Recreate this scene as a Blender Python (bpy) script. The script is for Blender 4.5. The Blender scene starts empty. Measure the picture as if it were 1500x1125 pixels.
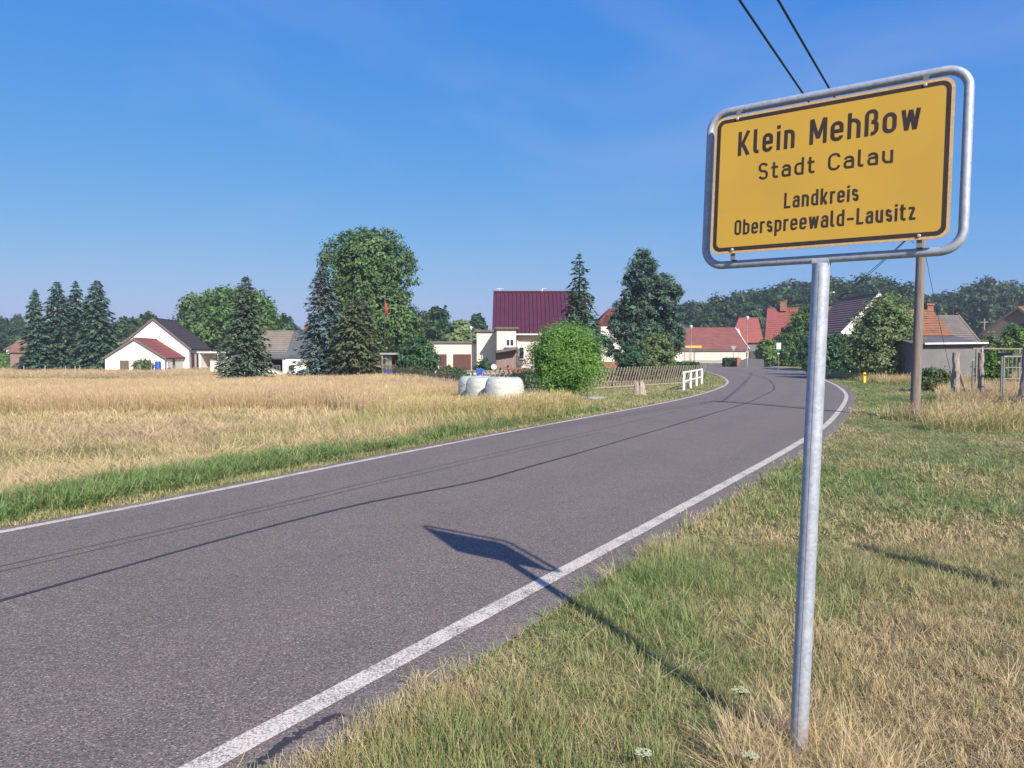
import bpy, math, random
import numpy as np
from math import radians, sin, cos, pi, sqrt, atan2

random.seed(7)
RNG = np.random.default_rng(11)
S = bpy.context.scene
COL = S.collection

# ------------------------------------------------------------------ camera, sky, sun, exposure
FPX = 1100.0; CAMH = 1.75; HOR = 518.0
cam = bpy.data.cameras.new('camera'); cam.sensor_width = 36.0; cam.lens = 36.0 * FPX / 1500.0
cam.clip_start = 0.05; cam.clip_end = 3000
camo = bpy.data.objects.new('camera', cam); COL.objects.link(camo)
PITCH = math.atan((562.5 - HOR) / FPX)
camo.location = (0, 0, CAMH); camo.rotation_euler = (pi / 2 - PITCH, 0, 0)
S.camera = camo

SUN_EL, SUN_AZ = 34.0, 26.0            # azimuth: degrees to the right of straight behind the camera
sd = (sin(radians(SUN_AZ)) * cos(radians(SUN_EL)), -cos(radians(SUN_AZ)) * cos(radians(SUN_EL)), sin(radians(SUN_EL)))
w = bpy.data.worlds.new('World'); S.world = w; w.use_nodes = True
wn = w.node_tree; wn.nodes.clear()
sky = wn.nodes.new('ShaderNodeTexSky'); sky.sky_type = 'NISHITA'; sky.sun_disc = False
sky.sun_elevation = radians(SUN_EL); sky.sun_rotation = atan2(sd[0], sd[1])
sky.air_density = 1.0; sky.dust_density = 1.0; sky.ozone_density = 6.0; sky.altitude = 100
tc = wn.nodes.new('ShaderNodeTexCoord')
# the phone's rendering of the clear sky: one tone curve per colour channel, the same over the whole dome
sep = wn.nodes.new('ShaderNodeSeparateColor'); wn.links.new(sky.outputs[0], sep.inputs[0]); tint = wn.nodes.new('ShaderNodeCombineColor')
for i_, (gam, gain) in enumerate(((1.35, .36), (.65, 1.03), (.12, 3.85))):
    pw = wn.nodes.new('ShaderNodeMath'); pw.operation = 'POWER'; wn.links.new(sep.outputs[i_], pw.inputs[0]); pw.inputs[1].default_value = gam
    ml = wn.nodes.new('ShaderNodeMath'); ml.operation = 'MULTIPLY'; wn.links.new(pw.outputs[0], ml.inputs[0]); ml.inputs[1].default_value = gain; wn.links.new(ml.outputs[0], tint.inputs[i_])
# a few thin cirrus veils over the whole sky
mp = wn.nodes.new('ShaderNodeMapping'); mp.inputs['Scale'].default_value = (1.2, 1.6, 3.2); mp.inputs['Rotation'].default_value = (0.2, 0.3, 0.6)
wn.links.new(tc.outputs['Generated'], mp.inputs[0])
cn = wn.nodes.new('ShaderNodeTexNoise'); cn.inputs['Scale'].default_value = 1.6; cn.inputs['Detail'].default_value = 6; cn.inputs['Distortion'].default_value = 0.6
wn.links.new(mp.outputs[0], cn.inputs['Vector'])
cr = wn.nodes.new('ShaderNodeMapRange'); cr.inputs[1].default_value = 0.46; cr.inputs[2].default_value = 0.8; cr.inputs[3].default_value = 0.0; cr.inputs[4].default_value = 0.34
wn.links.new(cn.outputs[0], cr.inputs[0])
cmix = wn.nodes.new('ShaderNodeMix'); cmix.data_type = 'RGBA'; cmix.inputs[7].default_value = (2.6, 3.1, 4.7, 1)
wn.links.new(cr.outputs[0], cmix.inputs[0]); wn.links.new(tint.outputs[0], cmix.inputs[6])
bg = wn.nodes.new('ShaderNodeBackground'); bg.inputs[1].default_value = 0.1
wn.links.new(cmix.outputs[2], bg.inputs[0])
wo = wn.nodes.new('ShaderNodeOutputWorld'); wn.links.new(bg.outputs[0], wo.inputs[0])

sl_ = bpy.data.lights.new('sun', 'SUN'); sl_.energy = 4.4; sl_.angle = radians(0.6); sl_.color = (1.0, 0.93, 0.82)
so = bpy.data.objects.new('sun', sl_); COL.objects.link(so)
from mathutils import Vector, Matrix, Euler
so.rotation_euler = Vector(sd).to_track_quat('Z', 'Y').to_euler(); so.location = (20, -40, 30)
S.view_settings.view_transform = 'Standard'; S.view_settings.look = 'None'
S.view_settings.exposure = 0.75; S.view_settings.gamma = 1.0; S.view_settings.use_curve_mapping = False
S.cycles.max_bounces = 5; S.cycles.diffuse_bounces = 3; S.cycles.transparent_max_bounces = 6; S.cycles.volume_bounces = 0
HAZE = 0.0006

# ------------------------------------------------------------------ helpers
def tag(o, label=None, cat=None, group=None, kind=None):
    if label: o['label'] = label
    if cat: o['category'] = cat
    if group: o['group'] = group
    if kind: o['kind'] = kind
    return o

def thing(name, label, cat, loc=(0, 0, 0), rz=0.0, group=None):
    o = bpy.data.objects.new(name, None); COL.objects.link(o)
    o.empty_display_size = 0.2; o.location = loc; o.rotation_euler = (0, 0, rz)
    return tag(o, label, cat, group)

def copy_tree(o, parent=None):
    c = o.copy(); COL.objects.link(c)
    if parent: c.parent = parent
    for ch in list(o.children): copy_tree(ch, c)
    return c

class MB:
    def __init__(s): s.v = []; s.f = []; s.m = []
    def add(s, V, F, mi=0):
        b = len(s.v); s.v += [tuple(p) for p in V]
        for f in F: s.f.append(tuple(b + i for i in f)); s.m.append(mi)
        return s
    def box(s, c, d, rz=0.0, mi=0, M=None):
        x, y, z = d[0] / 2, d[1] / 2, d[2] / 2
        V = [(-x, -y, -z), (x, -y, -z), (x, y, -z), (-x, y, -z), (-x, -y, z), (x, -y, z), (x, y, z), (-x, y, z)]
        if M is None:
            cr_, sr_ = cos(rz), sin(rz); V = [(c[0] + a * cr_ - b * sr_, c[1] + a * sr_ + b * cr_, c[2] + e) for a, b, e in V]
        else: V = [tuple(M @ Vector(p) + Vector(c)) for p in V]
        return s.add(V, [(0, 3, 2, 1), (4, 5, 6, 7), (0, 1, 5, 4), (1, 2, 6, 5), (2, 3, 7, 6), (3, 0, 4, 7)], mi)
    def bar(s, a, b, wd, th, mi=0, up=(0, 0, 1)):
        a, b = Vector(a), Vector(b); d = b - a; L = d.length; d.normalize()
        u = Vector(up)
        if abs(d.dot(u)) > .98: u = Vector((0, 1, 0))
        sx = d.cross(u).normalized(); uz = sx.cross(d)
        M = Matrix((sx, d, uz)).transposed()
        return s.box((a + b) / 2, (wd, L, th), M=M, mi=mi)
    def tube(s, P, R, n=8, mi=0, closed=False, cap=True):
        P = [Vector(p) for p in P]; N = len(P)
        if not hasattr(R, '__len__'): R = [R] * N
        V = []; pu = None
        for i, p in enumerate(P):
            if closed: t = P[(i + 1) % N] - P[i - 1]
            else: t = P[min(i + 1, N - 1)] - P[max(i - 1, 0)]
            t.normalize()
            if pu is None:
                u = Vector((0, 0, 1)) if abs(t.z) < .9 else Vector((1, 0, 0))
                u = (u - t * u.dot(t)).normalized()
            else: u = (pu - t * pu.dot(t)).normalized()
            pu = u; q = t.cross(u)
            for k in range(n):
                a = 2 * pi * k / n; V.append(p + (u * cos(a) + q * sin(a)) * R[i])
        F = []
        for i in range(N if closed else N - 1):
            j = (i + 1) % N
            for k in range(n):
                l = (k + 1) % n; F.append((i * n + k, i * n + l, j * n + l, j * n + k))
        if cap and not closed: F.append(tuple(range(n - 1, -1, -1))); F.append(tuple((N - 1) * n + k for k in range(n)))
        return s.add(V, F, mi)
    def lathe(s, prof, n=16, c=(0, 0, 0), mi=0):
        V = []; m = len(prof)
        for k in range(n):
            a = 2 * pi * k / n
            for r, z in prof: V.append((c[0] + r * cos(a), c[1] + r * sin(a), c[2] + z))
        F = []
        for k in range(n):
            l = (k + 1) % n
            for i in range(m - 1): F.append((k * m + i, l * m + i, l * m + i + 1, k * m + i + 1))
        return s.add(V, F, mi)
    def prism(s, poly, d, mi=0):
        d = Vector(d); n = len(poly); V = [Vector(p) for p in poly]; V = V + [p + d for p in V]
        F = [tuple(range(n - 1, -1, -1)), tuple(range(n, 2 * n))] + [(i, (i + 1) % n, n + (i + 1) % n, n + i) for i in range(n)]
        return s.add(V, F, mi)
    def build(s, name, mat, parent=None, smooth=False, loc=None):
        me = bpy.data.meshes.new(name); me.from_pydata(s.v, [], s.f)
        mats = mat if isinstance(mat, (list, tuple)) else [mat]
        for m in mats: me.materials.append(m)
        if len(mats) > 1: me.polygons.foreach_set('material_index', s.m)
        if smooth:
            me.polygons.foreach_set('use_smooth', [True] * len(me.polygons))
            try: me.set_sharp_from_angle(angle=radians(38))
            except Exception: pass
        me.update()
        o = bpy.data.objects.new(name, me); COL.objects.link(o)
        if parent: o.parent = parent
        if loc: o.location = loc
        return o

def mesh_np(name, V, F, mat, parent=None, attr=None, link=True, mi=None):
    """V (n,3), F (m,k) one polygon size"""
    me = bpy.data.meshes.new(name); F = np.asarray(F, dtype=np.int32); n, k = F.shape
    me.vertices.add(len(V)); me.vertices.foreach_set('co', np.asarray(V, dtype=np.float32).ravel())
    me.loops.add(n * k); me.loops.foreach_set('vertex_index', F.ravel())
    me.polygons.add(n); me.polygons.foreach_set('loop_start', np.arange(0, n * k, k, dtype=np.int32))
    me.update(calc_edges=True)
    if attr is not None:
        for an, av in attr.items():
            a = me.attributes.new(an, 'FLOAT', 'POINT'); a.data.foreach_set('value', np.asarray(av, dtype=np.float32))
    for m in (mat if isinstance(mat, (list, tuple)) else [mat]): me.materials.append(m)
    if mi is not None: me.polygons.foreach_set('material_index', np.asarray(mi, dtype=np.int32))
    o = bpy.data.objects.new(name, me)
    if link: COL.objects.link(o)
    if parent: o.parent = parent
    return o

def hash2(ix, iy, seed):
    h = (ix.astype(np.int64) * 374761393 + iy.astype(np.int64) * 668265263 + seed * 982451653) & 0xffffffff
    h = ((h ^ (h >> 13)) * 1274126177) & 0xffffffff
    return ((h ^ (h >> 16)) & 0xffff) / 65535.0
def vnoise(x, y, sc, seed=0):
    x = np.asarray(x, float) / sc; y = np.asarray(y, float) / sc
    ix, iy = np.floor(x), np.floor(y); fx, fy = x - ix, y - iy
    fx = fx * fx * (3 - 2 * fx); fy = fy * fy * (3 - 2 * fy)
    a, b = hash2(ix, iy, seed), hash2(ix + 1, iy, seed); c, d = hash2(ix, iy + 1, seed), hash2(ix + 1, iy + 1, seed)
    return (a * (1 - fx) + b * fx) * (1 - fy) + (c * (1 - fx) + d * fx) * fy
def fnoise(x, y, sc, seed=0): return .55 * vnoise(x, y, sc, seed) + .3 * vnoise(x, y, sc * .43, seed + 5) + .15 * vnoise(x, y, sc * .19, seed + 9)
def sstep(a, b, x):
    t = np.clip((np.asarray(x, float) - a) / (b - a), 0, 1); return t * t * (3 - 2 * t)

def X(px, d): return (px - 750.0) * d / FPX
def Z(py, d): return CAMH - (py - HOR) * d / FPX
def gnd(px, py, z=0.0):
    F_ = np.array([0, cos(PITCH), -sin(PITCH)]); U_ = np.array([0, sin(PITCH), cos(PITCH)])
    d = F_ * FPX + np.array([1., 0, 0]) * (px - 750) + U_ * (562.5 - py); t = (z - CAMH) / d[2]
    return (d[0] * t, d[1] * t)

# ------------------------------------------------------------------ materials
class NT:
    def __init__(s, name):
        s.m = bpy.data.materials.new(name); s.m.use_nodes = True; s.t = s.m.node_tree; s.t.nodes.clear()
        s.out = s.n('ShaderNodeOutputMaterial')
    def n(s, t, **kw):
        a = s.t.nodes.new(t)
        for k, v in kw.items(): setattr(a, k, v)
        return a
    def l(s, a, b): s.t.links.new(a, b)
    def val(s, sock, v):
        if hasattr(v, 'is_output'): s.l(v, sock)
        else: sock.default_value = v
    def noise(s, sc, det=4, rough=.55, vec=None, dist=0):
        a = s.n('ShaderNodeTexNoise'); a.inputs['Scale'].default_value = sc; a.inputs['Detail'].default_value = det
        a.inputs['Roughness'].default_value = rough; a.inputs['Distortion'].default_value = dist
        s.l(vec if vec is not None else s.obj(), a.inputs['Vector']); return a.outputs[0]
    def obj(s):
        if not hasattr(s, '_o'): s._o = s.n('ShaderNodeTexCoord').outputs['Object']
        return s._o
    def rng(s, v, a, b, c=0., d=1.):
        m = s.n('ShaderNodeMapRange'); s.l(v, m.inputs[0])
        for i, q in enumerate((a, b, c, d)): m.inputs[1 + i].default_value = q
        return m.outputs[0]
    def mix(s, f, a, b, mode='MIX'):
        m = s.n('ShaderNodeMix', data_type='RGBA', blend_type=mode); s.val(m.inputs[0], f)
        for sk, c in ((m.inputs[6], a), (m.inputs[7], b)):
            if hasattr(c, 'is_output'): s.l(c, sk)
            else: sk.default_value = (*c, 1) if len(c) == 3 else c
        return m.outputs[2]
    def math(s, op, a, b=0.):
        m = s.n('ShaderNodeMath', operation=op); s.val(m.inputs[0], a); s.val(m.inputs[1], b); return m.outputs[0]
    def ramp(s, v, stops):
        r = s.n('ShaderNodeValToRGB'); s.l(v, r.inputs[0]); e = r.color_ramp.elements
        while len(e) < len(stops): e.new(.5)
        for i, (p, c) in enumerate(stops): e[i].position = p; e[i].color = (*c, 1)
        return r.outputs[0]
    def attr(s, name, typ='GEOMETRY'):
        a = s.n('ShaderNodeAttribute', attribute_name=name, attribute_type=typ); return a.outputs['Fac']
    def bump(s, h, st=.3, dist=.01):
        b = s.n('ShaderNodeBump'); b.inputs['Strength'].default_value = st; b.inputs['Distance'].default_value = dist; s.l(h, b.inputs['Height']); return b.outputs[0]
    def pbr(s, col, rough=.8, metal=0., nrm=None, spec=.4):
        p = s.n('ShaderNodeBsdfPrincipled'); s.val(p.inputs['Base Color'], col if hasattr(col, 'is_output') else (*col, 1))
        s.val(p.inputs['Roughness'], rough); s.val(p.inputs['Metallic'], metal); p.inputs['Specular IOR Level'].default_value = spec
        if nrm is not None: s.l(nrm, p.inputs['Normal'])
        s.l(p.outputs[0], s.out.inputs[0]); s.p = p; return s.m

def simple(name, c, c2=None, sc=3., rough=.8, metal=0., fine=60., bump=.15, spec=.3):
    """weathered surface: broad stains between two colours plus fine grain"""
    t = NT(name); c2 = c2 or tuple(v * .72 for v in c)
    big = t.rng(t.noise(sc, 5, .6), .35, .7); gr = t.rng(t.noise(fine, 3), .3, .7, .86, 1.12)
    col = t.mix(big, c, c2); col = t.mix(1., col, t.n_gray(gr), 'MULTIPLY')
    return t.pbr(col, rough, metal, t.bump(t.noise(fine, 3), bump, .01), spec)
def n_gray(s, v):
    c = s.n('ShaderNodeCombineColor')
    for i in range(3): s.l(v, c.inputs[i])
    return c.outputs[0]
NT.n_gray = n_gray

M = {}
def foliage(name, a, b, c=None, transl=.25, rough=.55):
    t = NT(name); lv = t.attr('lv'); c = c or b; q_ = {'hedge_leaves': 1.6, 'ivy_leaves': 1.5, 'forest_leaves': 1.3, 'dark_spruce_needles': 2.2, 'grey_green_spruce': 1.75, 'blue_spruce_needles': 1.5, 'blue_green_pine': 1.7, 'chestnut_leaves': 1.65, 'brown_tinged_spruce': 1.25, 'light_green_leaves': 1.4, 'grey_green_leaves': 1.4, 'fresh_willow_leaves': 1.5}.get(name, 1.)
    a, b, c = (tuple(v * q_ for v in k) for k in (a, b, c))
    oi = t.n('ShaderNodeObjectInfo').outputs['Random']
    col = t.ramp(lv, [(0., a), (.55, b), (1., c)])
    col = t.mix(1., col, t.n_gray(t.rng(oi, 0, 1, .85, 1.15)), 'MULTIPLY')
    p = t.n('ShaderNodeBsdfPrincipled'); t.l(col, p.inputs['Base Color']); p.inputs['Roughness'].default_value = rough; p.inputs['Specular IOR Level'].default_value = .3
    tr = t.n('ShaderNodeBsdfTranslucent'); t.l(t.mix(1., col, (1.1, 1.2, .55), 'MULTIPLY'), tr.inputs[0])
    mx = t.n('ShaderNodeMixShader'); mx.inputs[0].default_value = transl; t.l(p.outputs[0], mx.inputs[1]); t.l(tr.outputs[0], mx.inputs[2])
    t.l(mx.outputs[0], t.out.inputs[0]); return t.m

def grass_mat(name, stops, transl=.25):
    t = NT(name); ti = t.attr('tint', 'INSTANCER'); bl = t.attr('bl')
    v = t.math('ADD', ti, t.math('MULTIPLY', t.math('SUBTRACT', bl, .5), .42))
    col = t.ramp(v, stops)
    p = t.n('ShaderNodeBsdfPrincipled'); t.l(col, p.inputs['Base Color']); p.inputs['Roughness'].default_value = .6; p.inputs['Specular IOR Level'].default_value = .25
    tr = t.n('ShaderNodeBsdfTranslucent'); t.l(col, tr.inputs[0])
    mx = t.n('ShaderNodeMixShader'); mx.inputs[0].default_value = transl; t.l(p.outputs[0], mx.inputs[1]); t.l(tr.outputs[0], mx.inputs[2])
    t.l(mx.outputs[0], t.out.inputs[0]); return t.m

GST = [(0., (.10, .22, .05)), (.3, (.195, .285, .095)), (.52, (.31, .30, .13)), (.72, (.49, .40, .21)), (.88, (.58, .45, .26)), (1., (.42, .29, .18))]
M['grass'] = grass_mat('grass_blades', GST)
M['straw'] = grass_mat('dry_grass', [(0., (.10, .17, .05)), (.35, (.30, .30, .11)), (.6, (.60, .49, .23)), (.85, (.66, .52, .30)), (1., (.52, .37, .25))], .3)

def ground_mat():
    t = NT('soil_and_thatch'); dry = t.attr('dry')
    n1 = t.noise(9, 5, .65); n2 = t.noise(70, 4, .6)
    v = t.math('ADD', dry, t.math('MULTIPLY', t.math('SUBTRACT', n1, .5), .5))
    col = t.ramp(v, [(0., (.07, .095, .035)), (.4, (.16, .15, .065)), (.7, (.30, .24, .13)), (1., (.38, .30, .18))])
    col = t.mix(1., col, t.n_gray(t.rng(n2, .3, .7, .6, 1.3)), 'MULTIPLY')
    return t.pbr(col, .95, 0, t.bump(n2, .5, .02), .1)
M['ground'] = ground_mat()

def asphalt_mat():
    t = NT('worn_asphalt'); o = t.obj()
    vo = t.n('ShaderNodeTexVoronoi'); vo.inputs['Scale'].default_value = 122; t.l(o, vo.inputs['Vector'])
    vs = t.n('ShaderNodeSeparateColor'); t.l(vo.outputs['Color'], vs.inputs[0])
    f = t.noise(55, 6, .75); br = t.noise(.45, 4, .6); st = t.noise(3.0, 4, .6)
    base = t.mix(t.rng(br, .35, .65), (.188, .149, .128), (.166, .133, .114))
    base = t.mix(t.rng(st, .45, .75, 0, .5), base, (.138, .114, .10))
    u = t.attr('lat'); wob = t.math('ADD', u, t.math('MULTIPLY', t.math('SUBTRACT', t.noise(.35, 3), .5), .05))
    for c_ in (.13, .36, .62, .86):                       # polished wheel tracks
        k_ = t.rng(t.math('ABSOLUTE', t.math('SUBTRACT', wob, c_)), .075, .0, 0, .22); base = t.mix(k_, base, (.118, .10, .092))
    dust = t.math('MAXIMUM', t.rng(wob, .035, .0, 0, .6), t.rng(wob, .955, 1., 0, .75)); base = t.mix(t.math('MULTIPLY', dust, t.rng(t.noise(6, 5, .7), .35, .65)), base, (.27, .225, .165))
    base = t.mix(t.rng(t.noise(.9, 6, .7, None, 1.2), .60, .72, 0, .35), base, (.10, .088, .085))
    g = t.rng(vs.outputs[0], 0, 1, .60, 1.36)
    col = t.mix(1., base, t.n_gray(g), 'MULTIPLY')
    col = t.mix(t.rng(vs.outputs[1], .90, .96, 0, .7), col, (.40, .36, .33))
    col = t.mix(t.rng(vs.outputs[2], .84, .92, 0, .75), col, (.06, .052, .05))
    col = t.mix(1., col, t.n_gray(t.rng(f, .3, .7, .72, 1.28)), 'MULTIPLY')
    h = t.math('ADD', t.math('MULTIPLY', vo.outputs['Distance'], -1.), f)
    return t.pbr(col, .82, 0, t.bump(h, .55, .006), .35)
M['asphalt'] = asphalt_mat()
def paint_mat():
    t = NT('worn_road_paint'); n = t.noise(75, 4, .7); n2 = t.noise(4, 4); vo = t.n('ShaderNodeTexVoronoi'); vo.inputs['Scale'].default_value = 120; t.l(t.obj(), vo.inputs['Vector'])
    wear = t.rng(t.math('ADD', n, t.math('MULTIPLY', n2, .35)), .66, .80)
    vs = t.n('ShaderNodeSeparateColor'); t.l(vo.outputs['Color'], vs.inputs[0])
    wear = t.math('MAXIMUM', wear, t.rng(vs.outputs[0], .80, .9, 0, .75))
    col = t.mix(wear, (.64, .57, .48), (.18, .155, .14))
    return t.pbr(col, .7, 0, t.bump(n, .35, .004), .3)
M['paint'] = paint_mat()
M['tar'] = simple('bitumen_seal', (.035, .035, .038), (.05, .048, .05), 4, .6, 0, 80)
M['tar_old'] = simple('faded_bitumen', (.11, .098, .096), (.14, .12, .115), 2, .8, 0, 90)

def zinc(name, c=(.36, .40, .46), dirt=None):
    t = NT(name); v = t.n('ShaderNodeTexVoronoi'); v.inputs['Scale'].default_value = 70; t.l(t.obj(), v.inputs['Vector'])
    vs = t.n('ShaderNodeSeparateColor'); t.l(v.outputs['Color'], vs.inputs[0])
    n = t.noise(14, 5, .65)
    col = t.mix(1., c, t.n_gray(t.rng(vs.outputs[0], 0, 1, .86, 1.12)), 'MULTIPLY')
    col = t.mix(t.rng(n, .52, .75, 0, .5), col, (.52, .54, .56))
    if dirt:
        sep = t.n('ShaderNodeSeparateXYZ'); t.l(t.obj(), sep.inputs[0])
        k = t.math('MULTIPLY', t.rng(sep.outputs[2], .45, .12), t.rng(t.noise(30, 5, .7), .35, .6)); col = t.mix(k, col, dirt)
    return t.pbr(col, t.rng(n, .3, .7, .5, .68), .35, t.bump(n, .08, .004), .5)
M['zinc'] = zinc('galvanised_steel'); M['zinc_post'] = zinc('galvanised_post', dirt=(.30, .26, .22))
def plate_mat():
    t = NT('yellow_reflective_sheet'); n = t.noise(2.2, 4); f = t.noise(300, 2)
    col = t.mix(t.rng(n, .35, .7), (.55, .335, .035), (.50, .30, .04)); sc = t.noise(40, 2, .5)
    col = t.mix(t.rng(t.noise(18, 6, .8), .66, .74, 0, .25), col, (.42, .31, .11))
    return t.pbr(col, .45, 0, t.bump(f, .03, .001), .5)
M['yellow'] = plate_mat()
M['umbel'] = simple('cream_petals', (.50, .54, .34), (.42, .46, .28), 60, .8, 0, 200, .1)
M['margin'] = simple('faded_yellow_margin', (.58, .38, .17), (.54, .33, .12), 3, .5, 0, 90, .03)
M['black'] = simple('dark_print', (.035, .026, .024), (.05, .036, .03), 5, .5, 0, 90, .03)
M['bolt'] = simple('bolt_metal', (.7, .68, .66), None, 30, .4, .6, 90)

M['white_wall'] = simple('white_render', (.80, .77, .68), (.74, .71, .62), 1.2, .9, 0, 20)
M['cream_wall'] = simple('cream_render', (.74, .66, .55), (.66, .58, .47), 1.0, .9, 0, 20)
M['tan_wall'] = simple('beige_render', (.58, .49, .38), (.52, .43, .32), 1.0, .9, 0, 20)
M['barn_wall'] = simple('stained_white_plaster', (.68, .62, .55), (.56, .49, .42), .6, .9, 0, 9)
M['pink_wall'] = simple('pale_pink_render', (.74, .66, .60), (.68, .6, .54), 1., .9, 0, 12)
M['grey_wall'] = simple('grey_render', (.19, .19, .195), (.15, .15, .155), .8, .95, 0, 14)
M['mauve_wall'] = simple('brown_render', (.25, .18, .16), (.2, .15, .135), 1., .95, 0, 14)
M['brick'] = simple('orange_brick', (.31, .15, .09), (.24, .115, .075), 6, .9, 0, 25)
M['red_brick'] = simple('red_plinth', (.30, .13, .09), (.22, .10, .08), 6, .9, 0, 25)
M['maroon'] = simple('maroon_sheet_metal', (.082, .02, .034), (.068, .017, .03), 1.5, .42, 0, 30, .05, .5)
M['red_tile'] = simple('red_clay_tiles', (.29, .088, .07), (.23, .07, .06), 1.6, .8, 0, 14, .3)
M['old_red_tile'] = simple('aged_red_tiles', (.24, .085, .07), (.17, .068, .058), .9, .85, 0, 12, .3)
M['dkred_tile'] = simple('dark_red_tiles', (.19, .06, .05), (.15, .052, .046), 1.4, .8, 0, 14, .3)
M['orange_tile'] = simple('orange_clay_tiles', (.30, .135, .075), (.17, .095, .06), 2.6, .85, 0, 12, .3)
M['brown_tile'] = simple('dark_brown_tiles', (.27, .15, .12), (.21, .12, .10), 1.2, .8, 0, 14, .3)
M['grey_tile'] = simple('grey_brown_slates', (.20, .175, .155), (.15, .13, .12), .9, .9, 0, 10, .3)
M['slate'] = simple('dark_grey_roofing', (.11, .11, .12), (.09, .09, .10), .8, .8, 0, 12, .2)
M['tan_tile'] = simple('weathered_tan_tiles', (.24, .21, .17), (.18, .155, .13), 1., .9, 0, 10, .3)
M['anth'] = simple('anthracite_roof', (.06, .048, .052), (.05, .042, .046), 1., .8, 0, 12, .2)
M['brown_door'] = simple('brown_painted_wood', (.12, .055, .045), (.09, .045, .038), 3, .7, 0, 30)
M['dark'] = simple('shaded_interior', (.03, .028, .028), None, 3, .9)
M['olive'] = simple('olive_boards', (.14, .12, .075), (.10, .085, .06), 4, .9)
M['white'] = simple('white_paint', (.80, .80, .78), (.72, .72, .70), 4, .5, 0, 40, .05)
M['gutter'] = simple('white_gutter', (.72, .72, .70), (.6, .6, .58), 5, .5, 0, 40, .05)
M['grey_trim'] = simple('grey_trim', (.16, .14, .13), None, 4, .8)
t = NT('window_glass'); M['glass'] = t.pbr((.03, .035, .04), .08, 0, None, .6)
M['wood'] = simple('grey_weathered_wood', (.30, .25, .21), (.20, .165, .135), 5, .9, 0, 40, .5)
M['shadewood'] = simple('shaded_fence_wood', (.13, .10, .075), (.09, .07, .055), 5, .9, 0, 40, .3)  # fence parts behind the front slats: their shade is put into the colour
M['slatwood'] = simple('pale_fence_wood', (.34, .285, .22), (.26, .215, .165), 6, .85, 0, 40, .2)
def pole_mat():
    t = NT('telegraph_pole_wood'); m = t.n('ShaderNodeMapping'); t.l(t.obj(), m.inputs[0]); m.inputs['Scale'].default_value = (14, 14, .7)
    n = t.noise(3, 6, .7, m.outputs[0]); col = t.ramp(n, [(.25, (.10, .085, .075)), (.5, (.20, .168, .145)), (.75, (.30, .26, .225))])
    return t.pbr(col, .9, 0, t.bump(n, .6, .02), .2)
M['pole'] = pole_mat()
def bark(name, a, b):
    t = NT(name); m = t.n('ShaderNodeMapping'); t.l(t.obj(), m.inputs[0]); m.inputs['Scale'].default_value = (6, 6, 1.5)
    n = t.noise(3, 6, .7, m.outputs[0]); return t.pbr(t.mix(t.rng(n, .35, .65), a, b), .95, 0, t.bump(n, .8, .05), .2)
M['bark'] = bark('brown_bark', (.06, .045, .035), (.12, .09, .07)); M['postwood'] = bark('silvery_post_wood', (.20, .165, .14), (.42, .36, .31))
M['stump'] = bark('bleached_stump_wood', (.26, .21, .165), (.48, .41, .33))
M['wire'] = simple('black_cable', (.02, .025, .04), None, 5, .6)
M['blue'] = simple('blue_plastic', (.02, .08, .42), (.02, .06, .34), 3, .45, 0, 30, .03)
M['yellow_plain'] = simple('yellow_plastic', (.75, .55, .03), (.68, .48, .03), 3, .5, 0, 30, .03)
M['yellow_roof'] = simple('yellow_fascia', (.72, .46, .08), (.62, .38, .08), 3, .6, 0, 30, .03)
M['red_cloth'] = simple('red_flag_cloth', (.45, .06, .05), (.32, .05, .05), 6, .9)
M['steel'] = simple('dull_steel', (.27, .27, .27), (.20, .195, .19), 6, .55, .5, 60, .1)
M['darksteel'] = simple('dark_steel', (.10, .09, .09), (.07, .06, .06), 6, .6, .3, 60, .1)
M['concrete'] = simple('pale_concrete', (.38, .36, .33), (.30, .285, .26), 2, .9, 0, 30)
M['gravel'] = simple('sandy_path', (.36, .31, .23), (.27, .23, .17), 1.5, .95, 0, 40, .4)
M['green_sign'] = simple('green_sign_face', (.03, .22, .10), None, 4, .5)
def bale_mat():
    t = NT('white_stretch_wrap'); m = t.n('ShaderNodeMapping'); t.l(t.obj(), m.inputs[0]); m.inputs['Scale'].default_value = (3, 3, 9)
    n = t.noise(1.2, 5, .6, m.outputs[0], .8); g = t.noise(12, 4, .6)
    col = t.mix(t.rng(n, .4, .65), (.54, .55, .48), (.45, .46, .40)); col = t.mix(t.rng(g, .58, .75, 0, .6), col, (.32, .31, .24))
    return t.pbr(col, .42, 0, t.bump(n, .6, .08), .5)
M['bale'] = bale_mat()
M['lamp_glass'] = simple('milky_lamp_glass', (.8, .8, .78), None, 5, .3)

M['spruce'] = foliage('dark_spruce_needles', (.012, .03, .018), (.03, .06, .034), (.055, .09, .05), .12)
M['spruce_b'] = foliage('blue_spruce_needles', (.035, .06, .055), (.075, .115, .11), (.12, .165, .16), .1)
M['spruce_br'] = foliage('brown_tinged_spruce', (.034, .05, .022), (.07, .095, .042), (.12, .115, .055), .12)
M['spruce_g'] = foliage('grey_green_spruce', (.022, .042, .024), (.052, .08, .048), (.085, .11, .068), .12)
M['cone'] = foliage('brown_spruce_cones', (.13, .11, .07), (.19, .155, .10), (.23, .19, .125), .1)
M['pine'] = foliage('blue_green_pine', (.018, .038, .027), (.04, .075, .052), (.075, .115, .075), .12)
M['chestnut'] = foliage('chestnut_leaves', (.028, .06, .018), (.062, .118, .036), (.11, .17, .062), .2)
M['broad'] = foliage('light_green_leaves', (.04, .09, .018), (.085, .16, .035), (.13, .21, .06), .28)
M['willow'] = foliage('fresh_willow_leaves', (.06, .14, .025), (.12, .23, .045), (.19, .31, .07), .32)
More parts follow.
